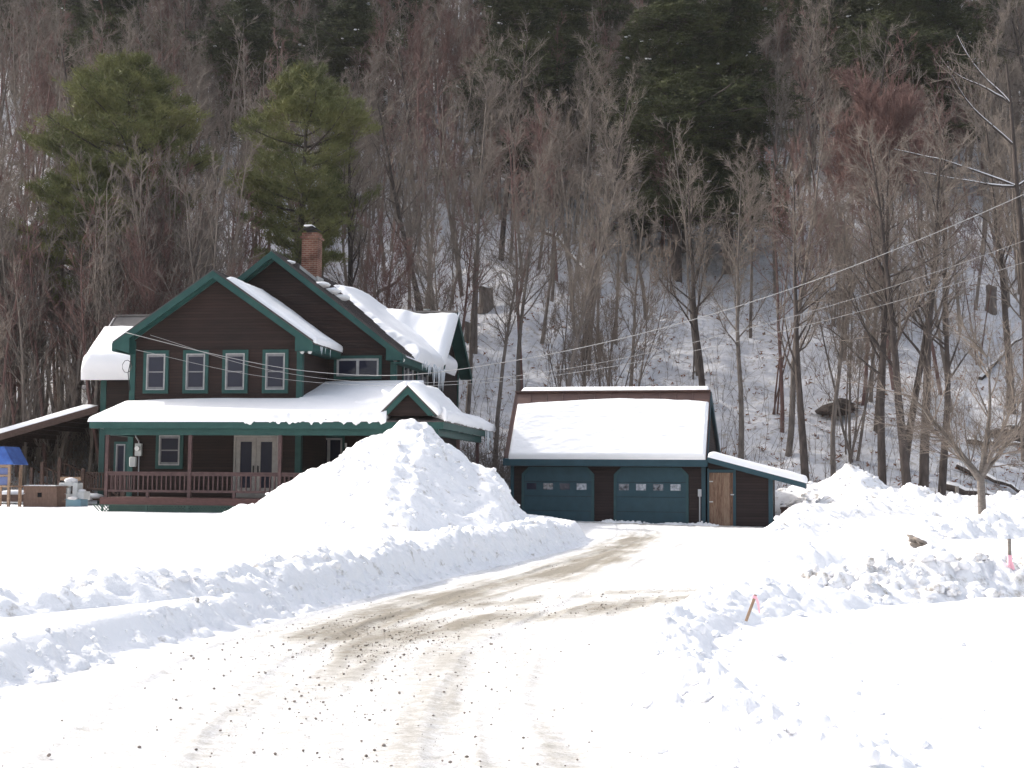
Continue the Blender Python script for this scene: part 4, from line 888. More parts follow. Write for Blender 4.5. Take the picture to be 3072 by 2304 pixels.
# stakes
st = empty('survey_stake', (2.24, 12.95, .34), 0, 'leaning wooden survey stake tied with a long pink tape, in the near snow berm', 'stake'); st.scale = (.55, .55, .5)
m_ = MB(); m_.beam((0, 0, -.1), (.17, 0, .40), .05, .02, up=(0, 1, 0)); m_.build('lath', M['wood_tan'], st)
m_ = MB(); m_.beam((.135, -.002, .33), (.155, -.002, .38), .062, .032, up=(0, 1, 0)); m_.prism([(.15, .37), (.18, .38), (.225, .25), (.245, .06), (.215, .06), (.185, .24)], -.03, -.026); m_.build('flagging_tape', M['pink'], st)
st = empty('survey_stake', (6.5, 17.7, .42), 0, 'upright grey stake with pink tape around its foot, in the dirty windrow', 'stake')
m_ = MB(); m_.beam((0, 0, -.2), (0.0, 0, .48), .04, .03, up=(0, 1, 0)); m_.build('lath', M['wood_grey'], st)
m_ = MB(); m_.beam((0, 0, .0), (0, 0, .27), .05, .04, up=(0, 1, 0)); m_.prism([(.0, .2), (.03, .18), (.09, -.02), (.05, -.04)], -.03, -.027); m_.build('flagging_tape', M['pink'], st)
# rock beside the mound
cv, cf = chunks(np.array([[0, 0, 0]]), np.array([.27]), 21, ico(4), flat=.32, rough=.9)
o_ = put('rock', mesh_np('rock', cv*np.array([1.35, .8, 1]), cf, M['rock'], False), None, (8.25, 27.25, .40)); o_.rotation_euler = (.2, .25, 0); tag(o_, 'brown-grey rock poking out of the smooth snow mound by the small tree', 'rock')
# fence posts
for (x, y, lb) in ((12.75, 58, 'short weathered fence post standing in snow behind the lean-to shed'), (16.9, 57.5, 'short weathered fence post at the foot of the big twin trunks'), (19.1, 58, 'short weathered fence post behind the far snow bank, left of the forked tree')):
    g = G(np.array([x]), np.array([y]))[0]; m_ = MB(); m_.tube([(0, 0, -.2), (0, 0, 1.0)], .085, 10); m_.tube([(0, 0, 1.0), (0, 0, 1.05)], .08, 10)
    tag(m_.build('fence_post', M['wood_grey'], None, loc=(x, y, g)), lb, 'fence post', 'short posts at the edge of the woods')

# ================================================================ TREES
def segs_mesh(name, S, matl, n=4):
    """S rows: p0(3) p1(3) r0 r1"""
    S = np.asarray(S, float); p0, p1, r0, r1 = S[:, :3], S[:, 3:6], S[:, 6], S[:, 7]
    d = p1-p0; d /= np.linalg.norm(d, axis=1)[:, None]+1e-9
    ref = np.where(np.abs(d[:, 2:3]) > .9, np.array([[1., 0, 0]]), np.array([[0, 0, 1.]]))
    a = np.cross(d, ref); a /= np.linalg.norm(a, axis=1)[:, None]; b = np.cross(d, a)
    th = np.arange(n)*2*np.pi/n; c, s = np.cos(th), np.sin(th)
    ring = a[:, None]*c[None, :, None] + b[:, None]*s[None, :, None]
    V = np.concatenate([p0[:, None]+ring*r0[:, None, None], p1[:, None]+ring*r1[:, None, None]], 1)
    base = (np.arange(len(S))*2*n)[:, None]; k = np.arange(n); k2 = (k+1) % n
    Fq = np.stack([base+k, base+k2, base+n+k2, base+n+k], -1).reshape(-1, 4)
    return mesh_np(name, V.reshape(-1, 3), Fq, matl)
def branch(r, S, p, d, L, r0, nseg, wob, up, taper=.35):
    pts = [p.copy()]; cur = p.copy(); d = d.copy()
    for i in range(nseg):
        d = d + r.normal(0, wob, 3) + np.array([0, 0, up]); d /= np.linalg.norm(d)
        q = cur + d*L/nseg; ra = r0*(1-(1-taper)*i/nseg); rb = r0*(1-(1-taper)*(i+1)/nseg)
        S.append((*cur, *q, ra, rb)); cur = q; pts.append(q.copy())
    return pts, d
def perp(r, d, ang):
    v = r.normal(size=3); v -= v.dot(d)*d; v /= np.linalg.norm(v)+1e-9
    return d*math.cos(ang) + v*math.sin(ang)
def bare_tree(seed, H, R0, stems=1, spread=.1, first=.35, nb=20, n2=8, n3=5, blen=.28, ang=(.5, .9), up=.12, tw=.011, wob=.06):
    r = np.random.default_rng(seed); T = []; C = []
    for s in range(stems):
        h = H*(1-.25*r.random()*(stems > 1)); d0 = np.array([r.normal(0, spread), r.normal(0, spread), 1.]); d0 /= np.linalg.norm(d0)
        base = np.array([r.normal(0, .15), r.normal(0, .15), -.4]) if stems > 1 else np.array([0, 0, -.4])
        rr = R0*(1 if stems == 1 else .6*(.6+.6*r.random()))
        pts, _ = branch(r, T, base, d0, h, rr, 10, .035+.02*(stems > 1), .02, .12)
        pts = np.array(pts)
        for k in range(nb):
            t = first + (1-first)*(k+r.random())/nb; t = min(t, .99); f = t*10; i = int(f); p = pts[i]*(1-f+i)+pts[i+1]*(f-i)
            td = pts[i+1]-pts[i]; td /= np.linalg.norm(td)
            L = H*blen*(.35+.65*(1-t)/(1-first))*(.6+.6*r.random())
            bd = perp(r, td, r.uniform(*ang)); r1 = max(rr*(1-.85*t)*.42, .016)
            bp_, _ = branch(r, T if r1 > .03 else C, p, bd, L, r1, 5, wob, up, .3); bp_ = np.array(bp_)
            for j in range(n2):
                t2 = .2+.8*(j+r.random())/n2; f2 = min(t2, .99)*5; i2 = int(f2); p2 = bp_[i2]*(1-f2+i2)+bp_[i2+1]*(f2-i2)
                d2 = bp_[i2+1]-bp_[i2]; d2 /= np.linalg.norm(d2); L2 = L*(.5-.25*t2)*(.6+.7*r.random())
                cp_, _ = branch(r, C, p2, perp(r, d2, r.uniform(.35, .85)), L2, max(r1*.35, tw*1.2), 3, wob*1.3, up, .5)
                for q in range(n3):
                    i3 = r.integers(0, 3); p3 = cp_[i3]*(.5)+cp_[i3+1]*.5; d3 = cp_[i3+1]-cp_[i3]; d3 /= np.linalg.norm(d3)+1e-9
                    branch(r, C, p3, perp(r, d3, r.uniform(.3, .8)), L2*(.35+.4*r.random())+.12, tw, 2, wob*1.6, up, .5)
    return T, C
def foliage(P, Dv, n, L, W, seed, up=.3, mat_=None, droop=0):
    """needle blades around tuft centres"""
    r = np.random.default_rng(seed); m_ = len(P)
    d = r.normal(size=(m_, n, 3)); d[..., 2] = np.abs(d[..., 2])*.6 + up; d += Dv[:, None]*1.0; d[..., 2] -= droop
    d /= np.linalg.norm(d, axis=-1)[..., None]
    s = np.cross(d, r.normal(size=(m_, n, 3))); s /= np.linalg.norm(s, axis=-1)[..., None]
    l = L*(.6+.7*r.random((m_, n, 1))); w = W*(.6+.7*r.random((m_, n, 1)))
    c = P[:, None] + r.normal(0, L*.35, (m_, n, 3))
    V = np.stack([c - s*w*.5, c + s*w*.5, c + d*l + s*w*.12, c + d*l - s*w*.12], 2).reshape(-1, 3)
    return V, np.arange(len(V)).reshape(-1, 4)
def conifer(seed, H, Rc, first, kind='pine', asym=0):
    r = np.random.default_rng(seed); T = []
    pts, _ = branch(r, T, np.array([0, 0, -.4]), np.array([0, 0, 1.]), H+.2, .16+.009*H, 12, .02, .02, .08); pts = np.array(pts)
    P, Dv, SP = [], [], []
    step = .5 if kind == 'pine' else .27; z = H*first
    while z < H*.985:
        t = (z-H*first)/(H*(1-first))
        if kind == 'pine': prof = (.45+.55*math.sin(min(1, t*1.7)*math.pi*.5)) * (1-t**2.6)**.9
        else: prof = min(1, 1.25*(1-t)**.62)*(.6+.4*r.random()) + .05
        nb = 5 if kind == 'pine' else 6
        az0 = r.random()*6.28; bulge = 1+.35*math.sin(z*1.1+seed)
        for k in range(nb):
            if kind == 'pine' and r.random() < .1: continue
            a = az0 + k*6.28/nb + r.normal(0, .25); L = max(.35, Rc*prof*(bulge if kind != 'pine' else 1)*(.6+.6*r.random())*(1+asym*math.cos(a-math.pi)))
            el_ = r.uniform(.05, .35) if kind == 'pine' else r.uniform(-.12, .15)
            d = np.array([math.cos(a)*math.cos(el_), math.sin(a)*math.cos(el_), math.sin(el_)])
            f = (z+.4)/(H+.2)*12; i = min(int(f), 11); p = pts[i]*(1-f+i)+pts[i+1]*(f-i)
            bp_, _ = branch(r, T, p, d, L, .012+.012*L, 5, .07, .05 if kind == 'pine' else -.05, .3); bp_ = np.array(bp_)
            nt = int(L*(24 if kind == 'pine' else 13))+3
            for j in range(nt):
                f2 = (.3 if kind == 'pine' else .12); f2 = (f2+(1-f2)*r.random()**.8)*4.99; i2 = int(f2); q = bp_[i2]*(1-f2+i2)+bp_[i2+1]*(f2-i2)
                side = np.array([-d[1], d[0], 0])*r.normal(0, .2+.17*L*(1-.3*f2/5)); q = q + side + np.array([0, 0, r.normal(0, .06)])
                P.append(q); Dv.append(d*.6+side*.4/(np.linalg.norm(side)+.1))
            if kind != 'pine' and r.random() < .17: SP.append(bp_[r.integers(2, 6)] + np.array([0, 0, .1]))
        z += step*(.7+.6*r.random())
    P = np.array(P); Dv = np.array(Dv)
    if kind == 'pine': V, Fq = foliage(P, Dv, 16, .25, .03, seed, .3)
    else: V, Fq = foliage(P, Dv, 13, .22, .04, seed, .0, droop=.3)
    return T, V, Fq, np.array(SP)
def tree_proto(name, T, C, mb, mc, n=5):
    return (segs_mesh('trunk', T, mb, n), segs_mesh('crown', C, mc, 3))
PB = {}
PB['tall'] = [tree_proto('a', *bare_tree(100+i, 15, .16, 1, .05, .42, 24, 9, 7, .24, (.45, 1.0), .09, .0075, .1), M['bark'], M['twig']) for i in range(4)]
PB['dark'] = [tree_proto('a', *bare_tree(130+i, 16, .22, 1, .06, .38, 22, 8, 6, .24, (.6, 1.2), .08, .0085, .11), M['bark_dark'], M['twig']) for i in range(3)]
PB['red'] = [tree_proto('a', *bare_tree(160+i, 13, .10, 3, .1, .5, 15, 9, 6, .22, (.35, .85), .12, .008, .1), M['bark_red'], M['twig_red']) for i in range(4)]
PB['pole'] = [tree_proto('a', *bare_tree(190+i, 11, .055, 1, .07, .3, 18, 6, 5, .15, (.4, .9), .12, .007, .09), M['bark'], M['twig']) for i in range(3)]
PB['crown'] = [tree_proto('a', *bare_tree(181, 14, .13, 5, .17, .55, 20, 11, 9, .26, (.35, .95), .12, .012, .09), M['bark'], M['twig_red'])]
PB['clump'] = [tree_proto('a', *bare_tree(220+i, 10, .10, 6, .16, .3, 11, 7, 6, .2, (.3, .7), .12, .007, .08), M['bark'], M['twig_tan']) for i in range(3)]
def conif_proto(seed, H, Rc, first, kind, asym=0):
    T, V, Fq, SP = conifer(seed, H, Rc, first, kind, asym)
    a = segs_mesh('trunk', T, M['bark_dark'], 5); b = mesh_np('crown', V, Fq, M['needle_pine' if kind == 'pine' else 'needle_dark'], False); c = None
    if len(SP):
        r = np.random.default_rng(seed); SP = np.repeat(SP, 2, 0) + r.normal(0, .1, (len(SP)*2, 3))*np.array([1, 1, .3]); cv, cf = chunks(SP, .04+.1*r.random(len(SP)), seed, ICO1, flat=.45); c = mesh_np('snow_clumps', cv, cf, M['snow_roof'])
    return (a, b, c)
PC = {}
PC['pine'] = [conif_proto(301, 15.5, 4.3, .40, 'pine', .1), conif_proto(302, 15.5, 4.1, .37, 'pine'), conif_proto(303, 13, 3.6, .44, 'pine', .3)]
PC['hemlock'] = [conif_proto(311, 18, 4.2, .18, 'hemlock'), conif_proto(312, 18, 4.6, .2, 'hemlock'), conif_proto(313, 13, 3.2, .25, 'hemlock')]
def plant(name, meshes, x, y, s, label, cat, group=None, rot=None, lean=0, sz=None):
    g = float(G(np.array([x]), np.array([y]))[0])
    e_ = empty(name, (x, y, g), random.random()*6.28 if rot is None else rot, label, cat, group)
    e_.scale = (s, s, s*(sz or 1)); e_.rotation_euler[0] = random.uniform(-1, 1)*lean; e_.rotation_euler[1] = random.uniform(-1, 1)*lean
    for nm, me_ in zip(('trunk', 'crown', 'snow_clumps'), meshes):
        if me_: put(nm, me_, e_)
    return e_
def dx(xd, Y): return (xd-1106)*3.429e-4*Y
occupied = []
# --- named conifers
for (xd, Y, k, s, lb) in ((300, 68, 0, 1.16, 'tall yellow-green pine above the left end of the house'), (165, 66, 2, 1.0, 'lower yellow-green pine at the left, beside the taller one'),
                          (632, 68, 1, 1.13, 'broad yellow-green pine straight above the house gables and chimney')):
    plant('pine_tree', PC['pine'][k], dx(xd, Y), Y, s, lb, 'pine tree', rot=.4*k); occupied.append((dx(xd, Y), Y))
HL = [(1465, 86, 1, 1.12, 'large dark hemlock at top centre-right, the left one of the close pair'), (1575, 88, 0, 1.15, 'large dark hemlock at top centre-right, the right one of the close pair'),
      (1395, 93, 2, 1.15, 'smaller dark hemlock at the left foot of the close hemlock pair'),
      (1115, 96, 1, 1.1, 'dark hemlock at the top edge just right of the centre line'), (1200, 101, 0, 1.05, 'dark hemlock at the top edge, between the centre one and the hemlock pair'),
      (1950, 101, 1, 1.15, 'dark hemlock at the top right behind the red-budded crown'), (2060, 104, 0, 1.15, 'dark hemlock at the upper right beyond the snow-laden branches'),
      (1870, 108, 2, 1.4, 'dark hemlock at the top edge left of the red-budded crown'),
      (230, 104, 1, 1.05, 'dark hemlock high on the upper left slope'), (760, 104, 2, 1.35, 'narrow dark hemlock near the top between the two pine groups'),
      
      (540, 100, 2, 1.3, 'dark hemlock high between the two yellow-green pines')]
for (xd, Y, k, s, lb) in HL: plant('hemlock_tree', PC['hemlock'][k], dx(xd, Y), Y, s, lb, 'hemlock tree'); occupied.append((dx(xd, Y), Y))
for k in range(13):
    xd = 30 + k*178 + random.uniform(-50, 50); Y = random.uniform(118, 134)
    plant('hemlock_tree', PC['hemlock'][k % 3], dx(xd, Y), Y, random.uniform(1.0, 1.25), 'dark evergreen in the row closing the top of the wooded hill', 'hemlock tree', 'evergreens closing the top of the hill')
# --- named bare trees
NB = [(1925, 75, 'crown', 0, 1.18, 'big rounded red-budded tree crown at upper right'), (1905, 57.3, 'dark', 0, 1.0, 'thick straight trunk left of the twin trunks at the right'),
      (1962, 56.6, 'dark', 1, 1.05, 'left trunk of the close twin trunks behind the right snow banks'), (1992, 56.9, 'dark', 2, 1.1, 'right trunk of the close twin trunks behind the right snow banks'),
      (2032, 60, 'dark', 0, .9, 'straight dark trunk just right of the twin trunks'), (1742, 58, 'dark', 1, .95, 'dark trunk rising right at the end of the lean-to shed roof'),
      (1600, 62, 'tall', 0, 1.0, 'grey-brown trunk rising behind the right end of the garage roof'), (1522, 66, 'dark', 2, .95, 'thick brown trunk above the right end of the garage ridge'),
      (1320, 66, 'clump', 0, 1.15, 'many-stemmed grey tree fanning out behind the garage roof'), (1255, 63, 'clump', 1, 1.1, 'many-stemmed tan tree behind the left part of the garage'),
      (1010, 68, 'tall', 1, .9, 'forked grey trunk just right of the house gable'), (1070, 62, 'tall', 2, .85, 'slender trunk in the gap between house and garage'),
      (800, 98, 'red', 1, 1.25, 'tall reddish crown near the top above the house'), (1450, 84, 'red', 2, .8, 'reddish crown half way up above the garage ridge'), (1010, 82, 'red', 3, .85, 'reddish crown above the right end of the house'),
      (1190, 84, 'red', 0, .85, 'reddish crown above the gap between house and garage'), (30, 66, 'red', 1, .95, 'dark red budded tree at the left edge'), (445, 72, 'red', 2, .8, 'red budded tree between the two pines'),
      (215, 61, 'clump', 2, .75, 'tan many-stemmed thicket tree left of the house wing'), (130, 60, 'clump', 0, .62, 'low tan many-stemmed tree seen over the lean-to roof'), (1830, 64, 'clump', 1, 1.25, 'many-stemmed grey tree under the red-budded crown')]
for (xd, Y, kd, k, s, lb) in NB: plant('bare_tree', PB[kd][k % len(PB[kd])], dx(xd, Y), Y, s, lb, 'bare tree'); occupied.append((dx(xd, Y), Y))
# --- individuals in groups
ZN = [('left', -9, 620), ('mid', 620, 1080), ('garage', 1080, 1720), ('right', 1720, 9999)]
ZT = {'left': 'on the hillside left of and above the brown house', 'mid': 'on the hillside directly above the brown house', 'garage': 'on the snowy slope behind the garage', 'right': 'on the snowy slope to the right of the garage'}
KT = {'tall': ('slim bare grey hardwood', 'bare grey hardwoods'), 'dark': ('thick bare dark-barked hardwood', 'dark-barked hardwoods'), 'red': ('bare tree with reddish twigs', 'red-twigged trees'), 'pole': ('thin bare pole sapling', 'pole saplings'), 'clump': ('bare tree of several tan stems', 'many-stemmed trees')}
rr = random.Random(42); cnt = 0; tries = 0
while cnt < 272 and tries < 20000:
    tries += 1
    Y = 58.5 + 78*rr.random()**1.15; xd = rr.uniform(-90, 2330); x = dx(xd, Y)
    # keep more open snow low on the right and middle of the slope
    dens = 1.0
    if xd > 1650 and Y < 88: dens = .38
    if 2050 < xd and Y < 80: dens = .25
    if 980 < xd < 1650 and Y < 80: dens = .5
    if rr.random() > dens: continue
    if any((x-a)**2 + (Y-b)**2 < 2.6**2 for a, b in occupied): continue
    occupied.append((x, Y)); cnt += 1
    zn = next(z for z, a, b in ZN if xd < b)
    q = rr.random()
    if zn in ('left', 'mid'): kd = 'tall' if q < .36 else 'red' if q < .56 else 'dark' if q < .72 else 'pole' if q < .9 else 'clump'
    elif zn == 'garage': kd = 'tall' if q < .36 else 'red' if q < .52 else 'dark' if q < .7 else 'pole' if q < .86 else 'clump'
    else: kd = 'tall' if q < .38 else 'red' if q < .52 else 'dark' if q < .74 else 'pole' if q < .88 else 'clump'
    if Y < 64 and zn == 'left' and kd in ('dark', 'tall'): kd = 'clump'
    s = rr.uniform(.72, 1.12); 
    plant('bare_tree', PB[kd][rr.randrange(len(PB[kd]))], x, Y, s, KT[kd][0]+' '+ZT[zn], 'bare tree', KT[kd][1]+' '+ZT[zn], lean=.05 if rr.random() < .8 else .2)
# --- far wood: one mass
r_ = np.random.default_rng(77); Ss = []; far_lo = [np.array(sum(bare_tree(400+i, 13, .13, 1, .06, .35, 14, 5, 4, .24, (.4, .9), .1, tw=.013, wob=.09), [])) for i in range(3)]
for k in range(1300):
    Y = r_.uniform(108, 168) if k % 5 < 2 else r_.uniform(66, 130)
    if Y < 88 and r_.random() < .35: continue
    x = r_.uniform(-.47, .47)*Y
    if x > .05*Y and Y < 90 and r_.random() < .6: continue
    if k % 8 == 1: Y = r_.uniform(60, 68); x = r_.uniform(-.45, -.2)*Y
    z = float(G(np.array([x]), np.array([Y]))[0]); S = far_lo[k % 3].copy(); a = r_.random()*6.28; s = r_.uniform(.6, 1.15)
    c, sn = math.cos(a), math.sin(a)
    for o0 in (0, 3):
        px, py = S[:, o0].copy()*s, S[:, o0+1].copy()*s; S[:, o0] = px*c-py*sn + x; S[:, o0+1] = px*sn+py*c + Y; S[:, o0+2] = S[:, o0+2]*s + z
    Ss.append(S)
fw = segs_mesh('far_wood', np.concatenate(Ss), M['twig'], 3); fw.materials.append(M['twig_red']); nn = [len(q) for q in Ss]
fw.polygons.foreach_set('material_index', np.concatenate([np.full(n_*3, 1 if (k*7) % 10 < 3 else 0, np.int32) for k, n_ in enumerate(nn)]))
tag(put('far_wood', fw), 'dense mass of smaller bare trees filling the wooded hillside', 'woods', None, 'stuff')
r_ = np.random.default_rng(78); n_ = 5200; y_ = 58 + 60*r_.random(n_)**1.4; x_ = r_.uniform(-.43, .43, n_)*y_; P_ = np.stack([x_, y_, G(x_, y_)], 1)
V, Fq = foliage(P_, np.zeros((n_, 3)), 5, .16, .08, 79, .0); tag(put('leaf_litter', mesh_np('leaf_litter', V, Fq, M['leaf'], False)), 'dead leaves and bark scraps scattered on the hillside snow', 'leaf litter', None, 'stuff')

# --- small forked tree in the yard
T, C = [], []
r = np.random.default_rng(5); TY = 38.5; 
branch(r, T, np.array([0, 0, -.3]), np.array([-.03, 0, 1.]), 1.75, .125, 5, .01, 0, .85)
p = np.array(T[-1][3:6])
for (d, L, r0) in (((-.5, .05, .85), 3.0, .11), ((.12, .1, 1), 3.5, .10), ((-.95, -.2, .8), 2.3, .05), ((.75, .2, .85), 2.7, .06), ((.3, -.3, 1), 3.0, .06)):
    d = np.array(d); d /= np.linalg.norm(d); bp_, _ = branch(r, T, p, d, L, r0, 6, .06, .03, .12); bp_ = np.array(bp_)
    for k in range(13):
        i = r.integers(1, 7); q = bp_[i]; dd = bp_[i]-bp_[i-1]; dd /= np.linalg.norm(dd)
        b2, _ = branch(r, C, q, perp(r, dd, r.uniform(.4, 1.0)), r.uniform(.9, 2.3), .028, 5, .1, .06, .3); b2 = np.array(b2)
        for j in range(9):
            i2 = r.integers(1, 5); q2 = b2[i2]; d2 = b2[i2+1]-b2[i2]; d2 /= np.linalg.norm(d2)
            b3, _ = branch(r, C, q2, perp(r, d2, r.uniform(.4, 1.0)), r.uniform(.4, 1.0), .009, 3, .12, .08, .4)
            for t in range(5):
                i3 = r.integers(0, 3); branch(r, C, np.array(b3[i3+1]), perp(r, d2, r.uniform(.3, .9)), r.uniform(.2, .5), .0045, 2, .1, .1, .5)
plant('yard_tree', (segs_mesh('trunk', T, varied('pale bark', (.11, .095, .085), (.20, .175, .155), 9, .85, (1, 1, 3), .4), 9), segs_mesh('crown', C, M['twig'], 3)), dx(2122, TY), TY, 1.0, 'small forked bare tree standing in the snow bank at the right', 'bare tree', rot=0)
# --- snow-laden overhanging limbs, upper right
r = np.random.default_rng(9); T, C, SN = [], [], []
branch(r, T, np.array([0, 0, -.3]), np.array([-.02, 0, 1.]), 20, .26, 10, .03, 0, .2); pts = np.array([t[3:6] for t in T])
for (h, L, dxx, dz) in ((6, 6.0, -1, .45), (7, 5.2, -1, .75), (6, 5.2, -1, .1), (8, 4.2, -1, 1.0), (6, 4, .9, .4), (8, 3.5, -.8, .7)):
    d = np.array([dxx, r.normal(0, .15), dz]); d /= np.linalg.norm(d); k0 = len(T); bp_, _ = branch(r, T, pts[h], d, L, .06, 8, .09, .02, .3)
    sn_ = []; SN.append(sn_)
    for t in T[k0:]: sn_.append((t[0], t[1], t[2]+t[6]*.75, t[3], t[4], t[5]+t[7]*.75, t[6]*.85, t[7]*.85))
    for k in range(14):
        i = r.integers(2, 8); dd = bp_[i]-bp_[i-1]; dd /= np.linalg.norm(dd); b2, _ = branch(r, C, np.array(bp_[i]), perp(r, dd, r.uniform(.4, .9)), r.uniform(.6, 1.8), .025, 4, .12, .06, .3)
        for j in range(8): branch(r, C, np.array(b2[r.integers(1, 5)]), perp(r, dd, r.uniform(.4, 1.1)), r.uniform(.2, .6), .009, 2, .1, .1, .5)
e_ = plant('bare_tree', (segs_mesh('trunk', T, M['bark_dark'], 6), segs_mesh('crown', C, M['twig'], 3), None), dx(2240, 62), 62, 1.0, 'bare tree at the right edge whose long limbs carry lines of snow', 'bare tree', rot=0)
for sn_ in SN: put('branch_snow', segs_mesh('branch_snow', sn_, M['snow_roof'], 6), e_)

# ---------------------------------------------------------------- hillside litter: stumps, logs, root balls, brush
def stump(xd, Y, h, rad, lb, snow=True):
    x = dx(xd, Y); g = float(G(np.array([x]), np.array([Y]))[0]); m_ = MB(); n = 14; rs = [1.25, 1.0, .95, 1.05]; zs_ = [-.3, h*.3, h*.7, h]
    vs = [(rad*q*(1+.12*math.sin(3*t+i))*math.cos(t), rad*q*(1+.12*math.sin(3*t+i))*math.sin(t), z + (.08*math.sin(2*t) if i == 3 else 0)) for i, (q, z) in enumerate(zip(rs, zs_)) for t in [2*math.pi*k/n for k in range(n)]]
    fs = [(i*n+k, i*n+(k+1) % n, (i+1)*n+(k+1) % n, (i+1)*n+k) for i in range(3) for k in range(n)] + [tuple(range(3*n, 4*n))]
    m_.add(vs, fs); e_ = empty('tree_stump', (x, Y, g), 0, lb, 'stump'); m_.build('stump', M['bark'], e_)
    if snow: cv, cf = chunks(np.array([[0, 0, h+.03]]), np.array([rad*.75]), int(xd), ICO2, flat=.3); put('snow_cap', mesh_np('snow_cap', cv, cf, M['snow_roof']), e_)
stump(1047, 78.5, 1.25, .42, 'wide cut stump capped with snow on the open slope, above and right of the house')
stump(1012, 75, .9, .3, 'smaller brown stump close to the right end of the house roof', False)
stump(1232, 67, .5, .28, 'low round stump on the slope above the left end of the garage roof')
stump(2147, 79, 1.5, .3, 'tall dark broken stump near the right edge above the wires', False)
def log(x0, y0, x1, y1, rad, lb, lift=.1):
    n = 8; P = []
    for k in range(n+1):
        t = k/n; x = x0+(x1-x0)*t; y = y0+(y1-y0)*t; P.append((x, y, float(G(np.array([x]), np.array([y]))[0]) + rad*.6 + lift*t + .05*math.sin(k*2.1)))
    e_ = empty('fallen_log', P[0], 0, lb, 'log'); P = [tuple(np.array(p)-np.array(P[0])) for p in P]
    m_ = MB(); m_.tube(P, [rad*(1-.5*k/n) for k in range(n+1)], 7); m_.build('log', M['bark_dark'], e_, True)
    m_ = MB(); m_.tube([(p[0], p[1], p[2]+rad*(1-.5*k/n)*.62) for k, p in enumerate(P)], [rad*.75*(1-.5*k/n) for k in range(n+1)], 6); m_.build('snow_cover', M['snow_roof'], e_, True)
log(dx(720, 76), 76, dx(870, 79), 79, .2, 'long fallen log leaning across the slope behind the house chimney', 2.2)
log(dx(860, 71), 71, dx(1000, 72.5), 72.5, .14, 'thin fallen log just above the snow-covered house roof', .3)
log(dx(1180, 90), 90, dx(1290, 82), 82, .16, 'fallen log slanting down the slope above the garage', .2)
log(dx(2045, 61), 61, dx(2212, 59), 59, .2, 'lowest dark log of the heap behind the forked tree', .1)
log(dx(2070, 63), 63, dx(2200, 60), 60, .16, 'middle dark log of the heap behind the forked tree', .3)
log(dx(2090, 65), 65, dx(2230, 64), 64, .15, 'uppermost dark log of the heap behind the forked tree', .5)
log(dx(2120, 72), 72, dx(2220, 76), 76, .14, 'fallen log near the right edge, pointing up the slope', .2)
def rootball(xd, Y, s, lb):
    x = dx(xd, Y); g = float(G(np.array([x]), np.array([Y]))[0]); S = []; r = np.random.default_rng(int(xd))
    e_ = empty('root_mound', (x, Y, g), 0, lb, 'root mound')
    cv, cf = chunks(np.array([[0, 0, s*.25]]), np.array([s]), int(xd), ico(3), flat=.55, rough=.8); put('earth', mesh_np('earth', cv, cf, M['bark_dark'], False), e_)
    for k in range(150):
        a = r.random()*6.28; d = np.array([math.cos(a), math.sin(a), r.uniform(-.1, 1.2)]); d /= np.linalg.norm(d); branch(r, S, d*s*.5, d, s*r.uniform(.4, 1.1), .03*r.random()+.01, 4, .25, -.1, .3)
    put('roots', segs_mesh('roots', S, M['bark_red'], 3), e_)
    cv, cf = chunks(np.array([[0, 0, s*.72]]), np.array([s*.6]), int(xd)+1, ICO2, flat=.25); put('snow_cap', mesh_np('snow_cap', cv, cf, M['snow_roof']), e_)
rootball(1325, 66, .9, 'dark upturned root mound with tangled roots just above the garage ridge')
rootball(1815, 69, .9, 'brown root mound on the open slope above the pointed snow pile')
rootball(2190, 66, .85, 'dark root mound at the right edge above the log heap')
rootball(1815, 82, .6, 'small brown root mound far up the right slope')
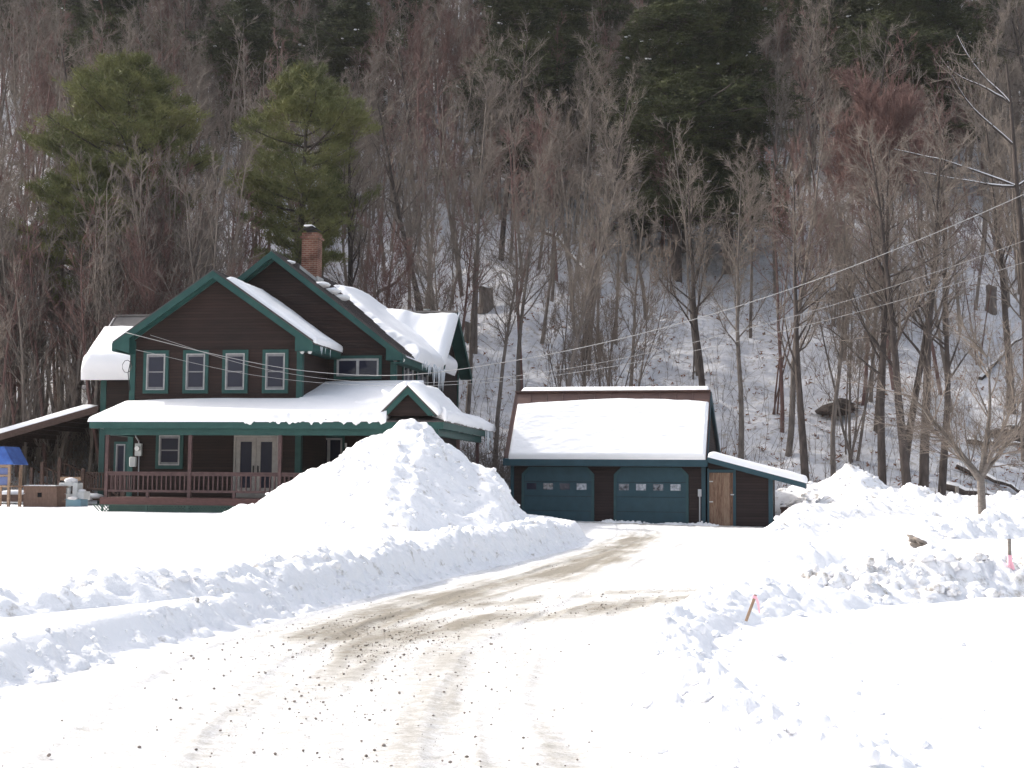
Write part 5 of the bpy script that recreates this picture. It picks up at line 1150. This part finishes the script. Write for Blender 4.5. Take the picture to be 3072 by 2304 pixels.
# brush: low undergrowth stems on the lower slope (one mass)
r_ = np.random.default_rng(8); S = []
for k in range(2200):
    Y = 58 + 34*r_.random()**1.3; x = r_.uniform(-.42, .42)*Y
    z = float(0)
    S.append((x, Y))
XY = np.array(S); Zg = G(XY[:, 0], XY[:, 1]); S = []
for (x, y), z in zip(XY, Zg):
    h = r_.uniform(.5, 2.8); d = np.array([r_.normal(0, .25), r_.normal(0, .25), 1. if r_.random() < .8 else .12]); d /= np.linalg.norm(d)
    p, _ = branch(r_, S, np.array([x, y, z-.1]), d, h, .014, 3, .12, 0, .4)
    for j in range(5): branch(r_, S, np.array(p[r_.integers(1, 4)]), perp(r_, d, r_.uniform(.3, .9)), h*.4*r_.random()+.1, .007, 2, .15, .05, .5)
tag(put('underbrush', segs_mesh('underbrush', S, M['twig'], 3)), 'thin leafless underbrush stems poking through the snow on the lower slope', 'underbrush', None, 'stuff')
# thicket between house and garage and below the lean-to roof
for (nm, xc, yc, w_, n_, hh, lb) in (('thicket', dx(1062, 60), 59.5, 3.4, 420, 2.6, 'tangled tan brush in the gap between house and garage'), ('thicket', dx(150, 62), 62.5, 6.5, 230, 2.6, 'tangled tan brush seen under the lean-to roof')):
    S = []; r_ = np.random.default_rng(int(abs(xc)*10))
    for k in range(n_):
        x = xc + r_.normal(0, w_*.45); y = yc + r_.normal(0, 1.2); z = float(G(np.array([x]), np.array([y]))[0]); h = hh*r_.uniform(.4, 1.1); d = np.array([r_.normal(0, .35), r_.normal(0, .3), 1.]); d /= np.linalg.norm(d)
        p, _ = branch(r_, S, np.array([x, y, z-.1]), d, h, .014, 4, .15, 0, .4)
        for j in range(5): branch(r_, S, np.array(p[r_.integers(1, 5)]), perp(r_, d, r_.uniform(.4, 1.1)), h*.35*r_.random()+.1, .008, 2, .2, .03, .5)
    tag(put(nm, segs_mesh(nm, S, M['twig_tan'], 3)), lb, 'brush', None, 'stuff')

# ---------------------------------------------------------------- thin winter haze
m = bpy.data.materials.new('haze'); m.use_nodes = True; nt = m.node_tree; nt.nodes.clear()
out = nt.nodes.new('ShaderNodeOutputMaterial'); pv = nt.nodes.new('ShaderNodeVolumePrincipled'); pv.inputs['Color'].default_value = (.93, .93, .95, 1); pv.inputs['Density'].default_value = .00016; pv.inputs['Anisotropy'].default_value = .2
nt.links.new(pv.outputs[0], out.inputs['Volume'])
m_ = MB(); m_.box(-260, 260, -50, 345, -4, 190); tag(m_.build('haze', m), kind='stuff')
